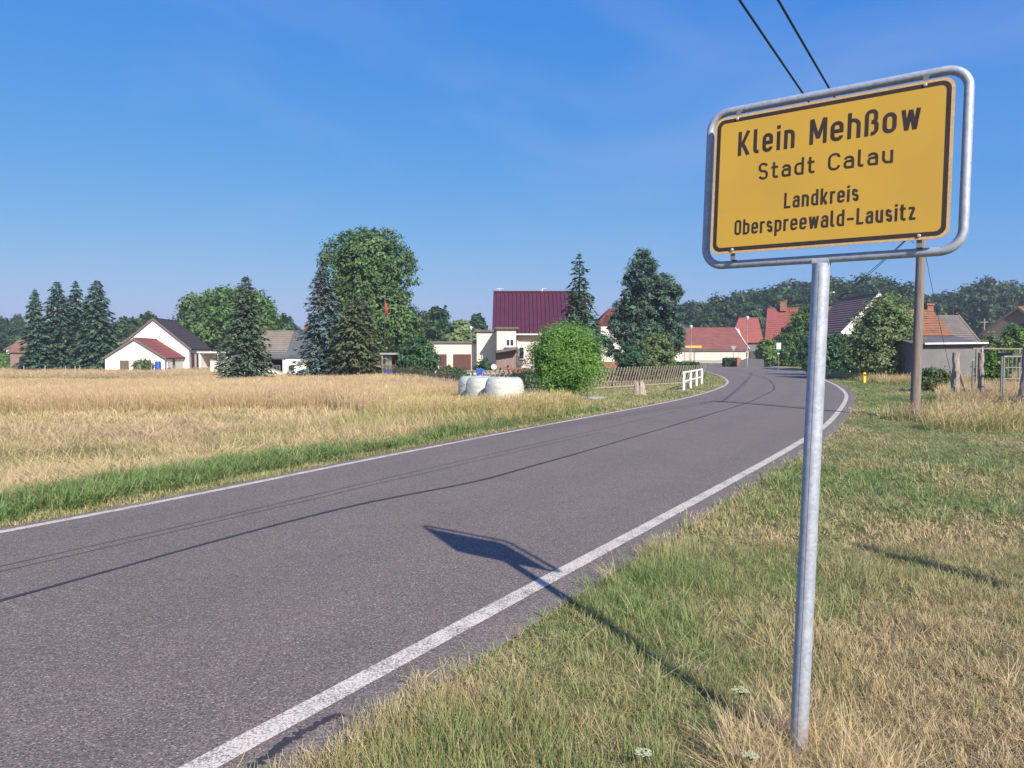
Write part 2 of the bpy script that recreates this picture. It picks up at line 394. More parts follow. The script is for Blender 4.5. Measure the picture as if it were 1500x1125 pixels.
M['ivy'] = foliage('ivy_leaves', (.018, .05, .012), (.05, .105, .02), (.14, .2, .04), .22)
M['bush'] = foliage('grey_green_leaves', (.05, .085, .03), (.105, .15, .055), (.17, .21, .09), .25)
M['forest'] = foliage('forest_leaves', (.012, .032, .012), (.03, .062, .02), (.06, .1, .032), .18)
M['hedge'] = foliage('hedge_leaves', (.014, .04, .016), (.035, .08, .03), (.06, .115, .045), .18)
M['weed'] = foliage('garden_plants', (.04, .08, .02), (.09, .13, .04), (.17, .17, .07), .25)

# ------------------------------------------------------------------ road geometry
def spline(P, n):
    P = np.array(P, float); Q = np.vstack([2 * P[0] - P[1], P, 2 * P[-1] - P[-2]]); out = []
    for i in range(1, len(Q) - 2):
        a, b, c, d = Q[i - 1], Q[i], Q[i + 1], Q[i + 2]
        for t_ in np.linspace(0, 1, 14, endpoint=False):
            out.append(.5 * ((2 * b) + (c - a) * t_ + (2 * a - 5 * b + 4 * c - d) * t_ ** 2 + (3 * b - a - 3 * c + d) * t_ ** 3))
    out.append(Q[-2]); out = np.array(out)
    s_ = np.r_[0, np.cumsum(np.linalg.norm(np.diff(out, axis=0), axis=1))]; u = np.linspace(0, s_[-1], n)
    return np.stack([np.interp(u, s_, out[:, 0]), np.interp(u, s_, out[:, 1])], 1)
def smooth(P, k=5):
    for _ in range(k): P = np.vstack([P[:1], (P[:-2] + 2 * P[1:-1] + P[2:]) / 4, P[-1:]])
    return P
RL = smooth(spline([(-10, -12), (-6.6, -6), (-3.9, -1.2), (-1.31, 3.13), (-.6, 4.3), (.38, 5.92), (1.95, 8.5), (5.5, 14.45), (8.6, 20.1), (13.84, 31.03), (17.6, 40.6), (20.9, 50.2), (24.5, 60), (28, 72), (31.5, 86), (34.2, 100), (35.6, 112), (33, 124), (25, 130), (10, 133), (-10, 134)], 420), 8)
LL = smooth(spline([(-15.8, -9), (-12.4, -3.6), (-9, 1.3), (-5.01, 7.29), (-2.55, 12.0), (0., 16.84), (3.05, 22.35), (6.54, 28.9), (10.1, 37.01), (13.18, 45.84), (15.87, 56.64), (18.14, 68.79), (20.8, 83), (22.8, 97), (23, 107), (19.5, 114), (14, 118), (2, 122), (-10, 124)], 420), 8)
def off(P, d):
    t_ = np.gradient(P, axis=0); t_ /= np.linalg.norm(t_, axis=1)[:, None]; return P + np.stack([t_[:, 1], -t_[:, 0]], 1) * d
def pdist(p, L):
    """signed distance to a polyline, + on its right-hand side"""
    p = np.asarray(p, float); out = np.empty(len(p)); A, B = L[:-1], L[1:]; D = B - A; LL2 = (D ** 2).sum(1)
    for i in range(0, len(p), 20000):
        q = p[i:i + 20000]; v = q[:, None] - A[None]; t_ = np.clip((v * D).sum(2) / LL2, 0, 1); r = v - t_[..., None] * D
        d2 = (r ** 2).sum(2); k = d2.argmin(1); j = np.arange(len(q)); cr_ = D[k, 1] * v[j, k, 0] - D[k, 0] * v[j, k, 1]
        out[i:i + 20000] = np.sqrt(d2[j, k]) * np.sign(cr_)
    return out
RLc, LLc = RL[::3], LL[::3]
def lat(x, y):
    p = np.stack([np.asarray(x, float).ravel(), np.asarray(y, float).ravel()], 1)
    return pdist(p, RLc), -pdist(p, LLc)          # right of the right line, left of the left line
def terrain(x, y, sr=None, sl=None):
    x = np.asarray(x, float).ravel(); y = np.asarray(y, float).ravel()
    if sr is None: sr, sl = lat(x, y)
    z = np.full(len(x), -.03)
    on = (sr < .5) & (sl < .25)
    zl = -.02 - .58 * sstep(6, 42, sl) * sstep(0, -12, x - .0) - .12 * sstep(1, 5, sl)
    zr = -.015 - .045 * sstep(.6, 1.6, sr) + .03 * (fnoise(x, y, 1.3, 3) - .5)
    zl = zl + .05 * (fnoise(x, y, 2.2, 4) - .5)
    z = np.where(sl > .12, zl, z); z = np.where(sr > .3, zr, z)
    z = np.where((sl <= .35) & (sl > .0), -.02, z); z = np.where((sr > 0) & (sr <= .55), -.02, z)
    return np.where((sr < 0) & (sl < 0), -.04, z)
def ter1(x, y): return float(terrain([x], [y])[0])

def grid_axis(a, b, c, n):                       # dense near c
    u = np.linspace(math.asinh((a - c) / 3), math.asinh((b - c) / 3), n); return c + 3 * np.sinh(u)
gx = grid_axis(-640, 640, 1., 260); gy = np.r_[np.linspace(-60, 0, 10)[:-1], grid_axis(0, 540, 5., 220)]
GX, GY = np.meshgrid(gx, gy); GXr, GYr = GX.ravel(), GY.ravel()
sR, sL = lat(GXr, GYr); GZ = terrain(GXr, GYr, sR, sL)
nx, ny = len(gx), len(gy)
idx = np.arange(nx * ny).reshape(ny, nx)
GF = np.stack([idx[:-1, :-1], idx[:-1, 1:], idx[1:, 1:], idx[1:, :-1]], -1).reshape(-1, 4)
dry = np.where(sR > 0, .35 + .35 * (fnoise(GXr, GYr, 3., 21) - .3), .75)
dry = np.where((sL > 0) & (sL < 2), .25, dry); dry = np.where(GYr > 45, .45, dry); dry = np.where((GXr < -2) & (GYr > 24), .9, dry)
g = mesh_np('ground', np.stack([GXr, GYr, GZ], 1), GF, M['ground'], attr={'dry': dry}); tag(g, kind='structure')
g.data.polygons.foreach_set('use_smooth', [True] * len(g.data.polygons))

def ribbon(name, A, B, z, mat, cross=1):
    n = len(A); V = np.concatenate([np.c_[A * (1 - t_) + B * t_, np.full(n, z)] for t_ in np.linspace(0, 1, cross + 1)])
    F = np.concatenate([np.stack([np.arange(n - 1) + n * k, np.arange(n - 1) + n * (k + 1), np.arange(1, n) + n * (k + 1), np.arange(1, n) + n * k], 1) for k in range(cross)])
    return tag(mesh_np(name, V, F, mat, None, {'lat': np.repeat(np.linspace(0, 1, cross + 1), n)}), kind='structure')
sarc = np.arange(420)
edge_n = (fnoise(sarc, sarc * 0, 5, 33) - .5)
Redge = off(RL, 0.0); tR = np.gradient(RL, axis=0); tR /= np.linalg.norm(tR, axis=1)[:, None]
Redge = RL + np.stack([tR[:, 1], -tR[:, 0]], 1) * (.38 + .10 * edge_n)[:, None]
Ledge = off(LL, -.20)
ribbon('road', Ledge, Redge, 0.0, M['asphalt'], 4)
nwR = int(420 * .60)
ribbon('right_edge_line', off(RL, -.07)[:nwR], off(RL, .07)[:nwR], .004, M['paint'])
ribbon('left_edge_line', off(LL, -.06)[:330], off(LL, .06)[:330], .004, M['paint'])

def seam(name, pix, wdt, mat, z=.004, wob=.012, seed=0):
    P = spline([q[:2] if len(q) == 3 else gnd(*q) for q in pix], 220); n = len(P); s_ = np.arange(n)
    P = off(P, 0) + 0; jit = (vnoise(s_, s_ * 0, 6, seed) - .5) * wob * 3; wv = wdt * (.65 + .7 * vnoise(s_, s_ * 0, 4, seed + 3))
    t_ = np.gradient(P, axis=0); t_ /= np.linalg.norm(t_, axis=1)[:, None]; N_ = np.stack([t_[:, 1], -t_[:, 0]], 1)
    return ribbon(name, P + N_ * (jit - wv / 2)[:, None], P + N_ * (jit + wv / 2)[:, None], z, mat)
seam('tar_seam', [(-10.6, -8, 0), (-7.6, -2.3, 0), (-5.2, 2.3, 0), (0, 880), (150, 839), (300, 797), (420, 765), (540, 736), (700, 705), (780, 683), (860, 660), (940, 637), (1000, 619), (1060, 601), (1095, 590), (1120, 578), (1134, 570), (1130, 560), (1118, 553), (1090, 546), (1060, 541)], .055, M['tar'], seed=1)
seam('faint_seam', [(-11.6, -7.5, 0), (-8.6, -1.8, 0), (-6.3, 2.5, 0), (0, 830), (300, 762), (600, 692), (900, 624), (1000, 600), (1060, 582), (1085, 571), (1092, 562), (1085, 553), (1070, 546)], .035, M['tar_old'], seed=11)
seam('faint_seam', [(-11.4, -7.6, 0), (-8.4, -1.9, 0), (-6.1, 2.4, 0), (0, 838), (300, 768), (600, 698), (880, 633)], .03, M['tar_old'], seed=12)
seam('cross_seam', [(1024, 590), (1060, 588.5), (1100, 590.5), (1140, 593.5), (1195, 598)], .05, M['tar'], .008, seed=21)
seam('edge_crack', [(352, 1140), (392, 1108), (430, 1082), (462, 1063), (500, 1046)], .045, M['tar'], .0045, seed=31)

# path along the far right side of the road
pa = off(RL, .46)[250:345]; pb = off(RL, 2.6)[250:345]
ribbon('gravel_path', pa, pb, .012, M['gravel'], 2)

# ------------------------------------------------------------------ the town sign
SIGN_LOC = Vector((1.36475, 3.34271, 2.5439)); SIGN_ROT = Euler((-0.055642, 0.00958, -0.645463), 'XYZ')
BASE = Vector((1.268, 3.266, ter1(1.268, 3.266) - .05))
sign = thing('town_sign', 'yellow town entrance sign in a bent tube frame on a galvanised post in the verge', 'sign', BASE)
SM = Matrix.Translation(SIGN_LOC) @ SIGN_ROT.to_matrix().to_4x4()
def swp(x, y, z): return SM @ Vector((x, y, z)) - BASE
def rrect(hw, hh, r, n=8):
    P = []
    for cx, cz, a0 in ((hw - r, hh - r, 0), (-hw + r, hh - r, 90), (-hw + r, -hh + r, 180), (hw - r, -hh + r, 270)):
        for k in range(n + 1):
            a = radians(a0 + 90 * k / n); P.append((cx + r * cos(a), cz + r * sin(a)))
    return P
# post
mb = MB(); top = swp(0.0, .052, -.392)
mb.tube([(0, 0, 0), top * .5, top], .038, 28); post = mb.build('post', M['zinc_post'], sign, True)
mb = MB(); dn = top.normalized(); lf = Vector((-.55, -.83, 0)).normalized() * .0372
mb.bar(lf + dn * .1, lf + top * .985, .0022, .0022); mb.build('weld_seam', M['darksteel'], post)
mb = MB(); mb.tube([swp(-.036, .052, -.381), swp(.036, .052, -.381)], .0235, 14); mb.build('collar', M['zinc'], post, True)
mb = MB(); mb.tube([swp(x, .05, z) for x, z in rrect(.543, .370, .085, 9)], .0188, 16, closed=True); mb.build('tube_frame', M['zinc'], sign, True)
# plate: body, margin ring, black border, bolts, clips (all in plate coordinates, brought to the post's frame)
def to_sign(mbx): mbx.v = [tuple(swp(*p)) for p in mbx.v]; return mbx
def poly_plate(hw, hh, r, y0, y1):
    P = rrect(hw, hh, r, 6); m = MB(); m.prism([(x, y0, z) for x, z in P], (0, y1 - y0, 0)); return m
pl = to_sign(poly_plate(.5, .325, .042, .0, .004)).build('plate', M['margin'], sign)
def ring(o_, i_, y):
    m = MB(); n = len(o_); m.add([(x, y, z) for x, z in o_] + [(x, y, z) for x, z in i_], [(i, (i + 1) % n, n + (i + 1) % n, n + i) for i in range(n)]); return m
to_sign(ring(rrect(.488, .3135, .036, 6), rrect(.470, .2955, .022, 6), -.0008)).build('border', M['black'], pl)
m = MB(); P = rrect(.4703, .2958, .0223, 6); m.add([(x, -.0006, z) for x, z in P], [tuple(range(len(P)))]); to_sign(m).build('face', M['yellow'], pl)
for bx in (-.392, .392):
    for bz in (-.309, .309):
        m = MB(); m.lathe([(0, .006), (.005, .0055), (.0075, .003), (.008, 0)], 12); m.v = [(bx + a, -.001 - c, bz + b) for a, b, c in m.v]
        to_sign(m).build('bolt', M['bolt'], pl, True)
        s_ = 1 if bz > 0 else -1
        m = MB(); m.box((bx, .012, bz + s_ * .018), (.02, .005, .056)); m.box((bx, .028, bz + s_ * .044), (.02, .034, .004)); to_sign(m).build('clip', M['steel'], pl)

# lettering: stroke glyphs in the manner of German road lettering
def roundpoly(P, R):
    out = []; n = len(P)
    for i, p in enumerate(P):
        r = R[i] if hasattr(R, '__len__') else R
        if i in (0, n - 1) or r <= 0: out.append(p); continue
        a, b, c = (np.array(q, float) for q in (P[i - 1], p, P[i + 1])); u = a - b; v = c - b; lu, lv = np.linalg.norm(u), np.linalg.norm(v)
        if lu < 1e-6 or lv < 1e-6: out.append(p); continue
        u /= lu; v /= lv; ang = math.acos(max(-1, min(1, u @ v)))
        d = min(r / math.tan(ang / 2), lu * .5 if i > 1 else lu * .98, lv * .5 if i < n - 2 else lv * .98); rr = d * math.tan(ang / 2)
        p0 = b + u * d; p1 = b + v * d; bis = (u + v); bis /= np.linalg.norm(bis); cen = b + bis * (rr / math.sin(ang / 2))
        a0 = math.atan2(*(p0 - cen)[::-1]); a1 = math.atan2(*(p1 - cen)[::-1]); da = (a1 - a0 + pi) % (2 * pi) - pi
        for k in range(8): t_ = a0 + da * k / 7; out.append((cen[0] + rr * cos(t_), cen[1] + rr * sin(t_)))
    return out
def glyph(ch, H, xh, s, k):
    """strokes as (points, closed); k = width factor; returns strokes, advance width"""
    h = s / 2; T = H - h; xt = xh - h; b = h
    W_ = {'M': .72, 'w': .72, 'C': .62, 'S': .56, 'O': .54, 'K': .62, 'L': .5, 'l': .28, 'i': 0, 't': .40, 'r': .36, '-': .42, 's': .46, 'z': .48, 'k': .52, 'ß': .54}.get(ch, .52)
    w_ = max(W_ * H * k, s); l = h; r = w_ - h; R = min((r - l) / 2, .5 * xh); m = (b + xt) / 2
    if ch == 'o': return [(roundpoly([(w_ / 2, b), (l, b), (l, xt), (r, xt), (r, b), (w_ / 2, b)], R), True)], w_
    if ch == 'O': return [(roundpoly([(w_ / 2, b), (l, b), (l, T), (r, T), (r, b), (w_ / 2, b)], R), True)], w_
    if ch == 'C': return [(roundpoly([(r, T - .2 * H), (r, T), (l, T), (l, b), (r, b), (r, b + .2 * H)], R), False)], w_
    if ch == 'n': return [([(l, 0), (l, xh)], 0), (roundpoly([(l, xt), (r, xt), (r, 0)], R * 1.2), 0)], w_
    if ch == 'h': return [([(l, 0), (l, H)], 0), (roundpoly([(l, xt), (r, xt), (r, 0)], R * 1.2), 0)], w_
    if ch == 'u': return [(roundpoly([(l, xh), (l, b), (r, b)], R * 1.2), 0), ([(r, 0), (r, xh)], 0)], w_
    if ch == 'e': return [(roundpoly([(l + h, m), (r, m), (r, xt), (l, xt), (l, b), (r - .02 * H, b), (r - .0 * H, b + .12 * H)], [0, 0, R, R, R, R * .9, 0]), 0)], w_
    if ch == 'a': return [(roundpoly([(l + .02 * H, xt - .13 * H), (l + .03 * H, xt), (r, xt), (r, 0)], [0, R * .8, R, 0]), 0), (roundpoly([(r, m + .06 * H), (l, m + .06 * H), (l, b), (r, b)], R * .7), 0)], w_
    if ch == 'd': return [(roundpoly([(r, xt), (l, xt), (l, b), (r, b)], R), 0), ([(r, 0), (r, H)], 0)], w_
    if ch == 'b': return [(roundpoly([(l, xt), (r, xt), (r, b), (l, b)], R), 0), ([(l, 0), (l, H)], 0)], w_
    if ch == 'p': return [(roundpoly([(l, xt), (r, xt), (r, b), (l, b)], R), 0), ([(l, -.27 * H), (l, xh)], 0)], w_
    if ch == 'l': return [(roundpoly([(l, H), (l, b), (w_, b)], .12 * H), 0)], w_
    if ch == 'i': return [([(l, 0), (l, xh)], 0), ([(l, H - s * 1.02), (l, H)], 0)], s
    if ch == 't':
        x0 = w_ * .36; return [(roundpoly([(x0, H * .95), (x0, b), (w_, b)], .13 * H), 0), ([(0, xt), (w_ * .95, xt)], 0)], w_
    if ch == 'r': return [([(l, 0), (l, xh)], 0), (roundpoly([(l, xt - .12 * H), (l + .06 * H, xt), (w_, xt)], [0, .12 * H, 0]), 0)], w_
    if ch in 'sS':
        t_ = xt if ch == 's' else T; mm = (t_ + b) / 2; q = min(R, (mm - b) / 2)
        return [(roundpoly([(r, t_ - .13 * H), (r - .01, t_), (l, t_), (l, mm), (r, mm), (r, b), (l + .01, b), (l, b + .13 * H)], q), 0)], w_
    if ch == 'K': return [([(l, 0), (l, H)], 0), ([(r, H), (l + h, H * .38)], 0), ([(l + (r - l) * .30, H * .52), (r + .01 * H, 0)], 0)], w_
    if ch == 'k': return [([(l, 0), (l, H)], 0), ([(r, xh), (l + h, xh * .34)], 0), ([(l + (r - l) * .32, xh * .5), (r + .01 * H, 0)], 0)], w_
    if ch == 'L': return [([(l, H), (l, b), (w_, b)], 0)], w_
    if ch == 'M': return [([(l, 0), (l, H)], 0), ([(r, 0), (r, H)], 0), ([(l + .1 * s, H), (w_ / 2, H * .22)], 0), ([(r - .1 * s, H), (w_ / 2, H * .22)], 0)], w_
    if ch == 'w': return [([(l, xh), (w_ * .29, 0)], 0), ([(w_ * .29, 0), (w_ * .5, xh * .96)], 0), ([(w_ * .5, xh * .96), (w_ * .71, 0)], 0), ([(w_ * .71, 0), (r, xh)], 0)], w_
    if ch == 'z': return [([(0, xt), (r, xt)], 0), ([(r - .1 * s, xt), (l + .1 * s, b)], 0), ([(l, b), (w_, b)], 0)], w_
    if ch == '-': return [([(0, H * .38), (w_, H * .38)], 0)], w_
    if ch == 'ß': return [(roundpoly([(l, 0), (l, T), (r - .03 * H, T), (r - .03 * H, T - .36 * H), (w_ * .52, T - .42 * H)], [0, R, R * .8, R * .5, 0]), 0),
                          (roundpoly([(w_ * .5, T - .40 * H), (r, T - .46 * H), (r, b), (w_ * .46, b)], [0, R * .8, R, 0]), 0)], w_
    return [], w_
def stroke_mesh(mb, P, s, y, ox, oz, closed=False):
    Q = [np.array(P[0], float)]
    for p in P[1:]:
        if np.linalg.norm(np.array(p) - Q[-1]) > 1e-5: Q.append(np.array(p, float))
    if closed: Q = Q[:-1] if np.linalg.norm(Q[0] - Q[-1]) < 1e-5 else Q
    n = len(Q); A = []; B = []
    for i in range(n):
        a = Q[i - 1] if (i > 0 or closed) else None; c = Q[(i + 1) % n] if (i < n - 1 or closed) else None
        d1 = (Q[i] - a) if a is not None else None; d2 = (c - Q[i]) if c is not None else None
        if d1 is None: d1 = d2
        if d2 is None: d2 = d1
        d1 = d1 / np.linalg.norm(d1); d2 = d2 / np.linalg.norm(d2)
        n1 = np.array([-d1[1], d1[0]]); n2 = np.array([-d2[1], d2[0]]); nn = n1 + n2; nn /= max(np.linalg.norm(nn), 1e-6)
        kk = 1 / max(nn @ n1, .45); A.append(Q[i] + nn * kk * s / 2); B.append(Q[i] - nn * kk * s / 2)
    V = [(ox + a[0], y, oz + a[1]) for a in A] + [(ox + a[0], y, oz + a[1]) for a in B]
    F = [(i, (i + 1) % n, n + (i + 1) % n, n + i) for i in range(n if closed else n - 1)]
    mb.add(V, F)
def word(txt, x0, x1, zb, H, xr, s, gap):
    k = .6
    for _ in range(30):                              # fit the width factor to the measured extent
        adv = [glyph(c, H, H * xr, s, k)[1] for c in txt]; tot = sum(adv) + gap * H * (len(txt) - 1)
        k *= ((x1 - x0) / tot) ** 1.15
    mb = MB(); x = x0; j = 0
    for c in txt:
        st, wd = glyph(c, H, H * xr, s, k)
        for P, cl in st: stroke_mesh(mb, P, s, -.0014 - .00012 * (j % 5), x, zb, bool(cl)); j += 1
        x += wd + gap * H
    to_sign(mb).build('lettering', M['black'], pl)
word('Klein', -.383, -.123, .132, .113, .76, .0157, .155)
word('Mehßow', -.058, .381, .133, .112, .77, .0157, .145)
word('Stadt', -.281, -.031, .006, .077, .72, .0103, .20)
word('Calau', .025, .284, .006, .075, .73, .0103, .20)
word('Landkreis', -.158, .156, -.139, .071, .76, .0100, .135)
word('Oberspreewald', -.384, .102, -.241, .071, .76, .0100, .13)
word('-', .113, .140, -.241, .071, .76, .0100, .13)
word('Lausitz', .151, .377, -.241, .071, .76, .0100, .13)

# ------------------------------------------------------------------ poles and wires
def tzp(x, y): return ter1(x, y)
pole = thing('utility_pole', 'weathered wooden utility pole rising from the grass behind the town sign', 'utility pole', (11.0, 20.45, 0))
mb = MB(); mb.tube([(0.0, 0, -.1), (0.0, 0, .3), (.04, 0, 2.6), (.07, 0, 5.35)], [.15, .13, .12, .105], 16); mb.build('pole_shaft', M['pole'], pole, True)
mb = MB(); mb.tube([(.05, -.02, 5.33), (.05, -.02, 5.40)], [.14, .06], 12); mb.build('cap', M['darksteel'], pole)
mb = MB(); mb.bar((-.44, .31, 4.98), (.16, -.08, 4.98), .07, .07); ca = mb.build('crossarm', M['wood'], pole)
for q in (.165, .513):
    mb = MB(); mb.lathe([(.0, .09), (.025, .08), (.04, .06), (.028, .05), (.042, .03), (.03, 0)], 10, (.05 - .8379 * q, .5458 * q, 5.015)); mb.build('insulator', M['lamp_glass'], pole, True)
mb = MB(); mb.box((-.2, -.06, 4.98), (.07, .05, .2)); mb.tube([(-.2, -.06, 4.88), (-.23, -.06, 4.78), (-.14, -.05, 4.72)], .01, 6); mb.build('bracket', M['darksteel'], pole)

def catenary(a, b, sag, n=28):
    a, b = np.array(a, float), np.array(b, float); t_ = np.linspace(0, 1, n)[:, None]; P = a * (1 - t_) + b * t_; P[:, 2] -= (4 * sag * t_ * (1 - t_))[:, 0]; return P
u_ = np.array([-.5458, -.8379]); n_ = np.array([-.8379, .5458])
def wire(name, P, r, label, grp=None):
    mb = MB(); mb.tube([tuple(p) for p in P], r, 6); return tag(mb.build(name, M['wire'], None, True), label, 'wire', grp)
def fitwire(o):
    s_ = np.linspace(0, 42, 40); xy = np.array([11.05, 20.45])[None] + n_[None] * o + u_[None] * s_[:, None]
    z = 5.104 + .0169 * s_ + .00065 * s_ ** 2
    return np.c_[xy, z]
wire('overhead_wire', fitwire(.165), .0135, 'right one of two thick cables running overhead from the pole behind the sign')
wire('overhead_wire', fitwire(.513), .0135, 'left one of two thick cables running overhead from the pole behind the sign')
FP = (X(1208, 62), 62.)
for i, (dx, lb) in enumerate(((0.0, 'upper thin cable sagging from the near pole to the dark pole by the road'), (.28, 'lower thin cable sagging from the near pole to the dark pole by the road'))):
    P = catenary((11.05 - dx * .3, 20.5 + dx * .3, 5.18 - .12 * i), (FP[0], FP[1], 5.6), .12 + .1 * i); wire('overhead_wire', P, .012, lb)
wire('stay_wire', catenary((11.08, 20.45, 4.95), (16.2, 27.2, 0.0), .22), .0065, 'thin stay wire slanting from the pole down to the fence')

def lamp(px, d, ytop, label):
    x = X(px, d); h = Z(ytop, d); o = thing('street_lamp', label, 'street lamp', (x, d, 0))
    mb = MB(); mb.tube([(0, 0, -.05), (0, 0, 1.1), (0, 0, 1.15), (0, 0, h - .3)], [.085, .085, .055, .045], 10); mb.build('mast', M['steel'], o, True)
    mb = MB(); mb.lathe([(.05, -.32), (.13, -.2), (.2, -.02), (.18, .02)], 12, (0, 0, h)); mb.build('lamp_shade', M['lamp_glass'], o, True)
    mb = MB(); mb.lathe([(.21, 0), (.17, .08), (0, .13)], 12, (0, 0, h)); mb.build('cap', M['white'], o, True)
lamp(1012, 98, 478, 'slim pale street lamp in front of the long barn'); lamp(1094, 96, 465, 'dark street lamp with white head beside the brick gate pillar')
lamp(690, 92, 480, 'pale street lamp standing behind the flat roofed garage')
dp = thing('utility_pole', 'dark wooden utility pole beside the hedge at the far bend', 'utility pole', (FP[0], FP[1], 0))
mb = MB(); mb.tube([(0, 0, -.1), (0, 0, 3), (.03, 0, 6.9)], [.15, .13, .10], 12); mb.build('pole_shaft', M['bark'], dp, True)
mb = MB(); mb.bar((-.35, 0, 5.6), (.35, 0, 5.6), .08, .08); mb.build('crossarm', M['darksteel'], dp)
mb = MB(); mb.tube([(.0, -.1, 6.5), (.28, -.3, 6.75)], .025, 6); mb.box((.36, -.36, 6.76), (.2, .3, .09), .6); mb.build('lamp_arm', M['lamp_glass'], dp)
tp = thing('utility_pole', 'distant thin pole with short crossbar above the green bushes', 'utility pole', (X(1440, 95), 95, 0))
mb = MB(); mb.tube([(0, 0, -.1), (0, 0, Z(467, 95))], [.13, .10], 10); mb.build('pole_shaft', M['wood'], tp, True)
mb = MB(); mb.bar((-.5, 0, Z(472, 95)), (.5, 0, Z(472, 95)), .1, .1); mb.build('crossarm', M['wood'], tp)

# small signs at the far bend
o = thing('bus_stop_sign', 'small bus stop sign on a thin pole before the ivy', 'sign', (X(1140, 72), 72, 0))
mb = MB(); mb.tube([(0, 0, -.05), (0, 0, Z(503, 72))], .035, 8); mb.build('pole', M['steel'], o, True)
mb = MB(); mb.box((0, -.05, Z(507, 72)), (.42, .02, .62)); mb.build('plate', M['white'], o)
mb = MB(); mb.box((0.0, -.064, Z(511, 72) - .1), (.34, .006, .16)); mb.build('lower_panel', M['green_sign'], o)
mb = MB(); mb.box((-.02, -.06, Z(518, 72)), (.2, .02, .1)); mb.build('timetable', M['white'], o)
o = thing('road_sign', 'back of a triangular road sign on a post before the barn', 'sign', (X(1074, 108), 108, 0))
mb = MB(); mb.tube([(0, 0, -.05), (0, 0, Z(508, 108))], .04, 8); mb.build('post', M['steel'], o, True)
z0 = Z(514, 108); zt_ = Z(506.5, 108); m = MB(); m.prism([(-.48, -.03, zt_), (.48, -.03, zt_), (0, -.03, zt_ - .84)], (0, .02, 0)); m.build('plate', M['steel'], o)
m = MB(); m.prism([(-.27, -.04, zt_ - .12), (.27, -.04, zt_ - .12), (0, -.04, zt_ - .6)], (0, .008, 0)); m.build('centre_panel', M['concrete'], o)
o = thing('bus_shelter', 'small open shelter with yellow roof edge on thin posts before the barn', 'shelter', (X(1012, 100), 100, 0), .1)
mb = MB(); mb.box((0, 0, Z(508, 100)), (2.35, 1.5, .28)); mb.build('roof', M['yellow_roof'], o)
for px_ in (-1.05, -.45, .2, .75): mb = MB(); mb.tube([(px_, -.6 if px_ < .5 else .6, -.05), (px_, -.6 if px_ < .5 else .6, Z(508, 100) - .14)], .045, 6); mb.build('post', M['steel'], o)
o = thing('marker_post', 'short bright yellow marker post at the edge of the mown grass', 'marker post', (21.4, 45.6, -.05), .3)
mb = MB(); mb.prism([(-.09, -.05, 0), (.09, -.05, 0), (.09, -.05, .6), (.05, -.05, .66), (-.05, -.05, .66), (-.09, -.05, .6)], (0, .1, 0)); mb.build('post', M['yellow_plain'], o)
mb = MB(); mb.box((0, -.055, .5), (.13, .006, .12)); mb.build('plate', M['black'], o)

# ------------------------------------------------------------------ railing, fences, posts
r0 = np.array([8.17, 35.64]); r1 = np.array([10.85, 42.85]); rd = (r1 - r0); RLn = np.linalg.norm(rd); rd /= RLn; rz_ = atan2(rd[1], rd[0])
o = thing('guard_railing', 'white tubular guard railing where the road bends', 'railing', (*r0, ter1(*r0)), rz_)
zg = [ter1(*(r0 + rd * RLn * k / 3)) - ter1(*r0) for k in range(4)]
for k in range(4):
    mb = MB(); mb.box((RLn * k / 3, 0, .44), (.10, .10, .94)); mb.build('post', M['white'], o)
mb = MB(); mb.bar((-.25, 0, .80), (0, 0, .88), .07, .08); mb.bar((-.02, 0, .88), (RLn + .05, 0, .88), .07, .075); mb.build('top_rail', M['white'], o)
mb = MB(); mb.bar((.05, .0, .45), (RLn - .05, 0, .45), .05, .06); mb.build('middle_rail', M['white'], o)
mb = MB(); mb.box((.0, 0, .0), (.5, .45, .08)); mb.build('footing', M['concrete'], o)

f0 = np.array([-1.6, 31.6]); f1 = np.array([12.4, 48.3]); fd = f1 - f0; FL = np.linalg.norm(fd); fd /= FL; frz = atan2(fd[1], fd[0])
o = thing('lattice_fence', 'low wooden lattice fence of crossed diagonal slats along the garden', 'fence', (*f0, -.06), frz)
me_a = None
nS = int(FL / .30)
for lay, sgn in ((0, 1), (1, -1)):
    me_ = None
    for k in range(nS):
        pass
        if me_ is None:
            mb = MB(); mb.bar((-.27 * sgn, -.022 + .04 * lay, .10), (.27 * sgn, -.022 + .04 * lay, 1.08), .04 if lay == 0 else .026, .025, up=(0, 1, 0)); s_ = mb.build('slat', M['slatwood'] if lay == 0 else M['shadewood'], o); me_ = s_.data
        else: s_ = bpy.data.objects.new('slat', me_); COL.objects.link(s_); s_.parent = o
        s_.location = ((.3 + k * .30 + .1 * lay) + random.uniform(-.012, .012), 0, random.uniform(-.015, .015)); s_.rotation_euler = (0, random.uniform(-.03, .03), 0)
for zz in (.25, .9): mb = MB(); mb.box((FL / 2, .04, zz), (FL, .03, .035)); mb.build('rail', M['shadewood'], o)
mb = MB(); mb.box((FL / 2, -.03, .045), (FL, .04, .07)); mb.build('bottom_board', M['slatwood'], o)
for k in range(9): mb = MB(); mb.box((FL * k / 8, .085, .52), (.07, .06, 1.1)); mb.build('post', M['shadewood'], o)

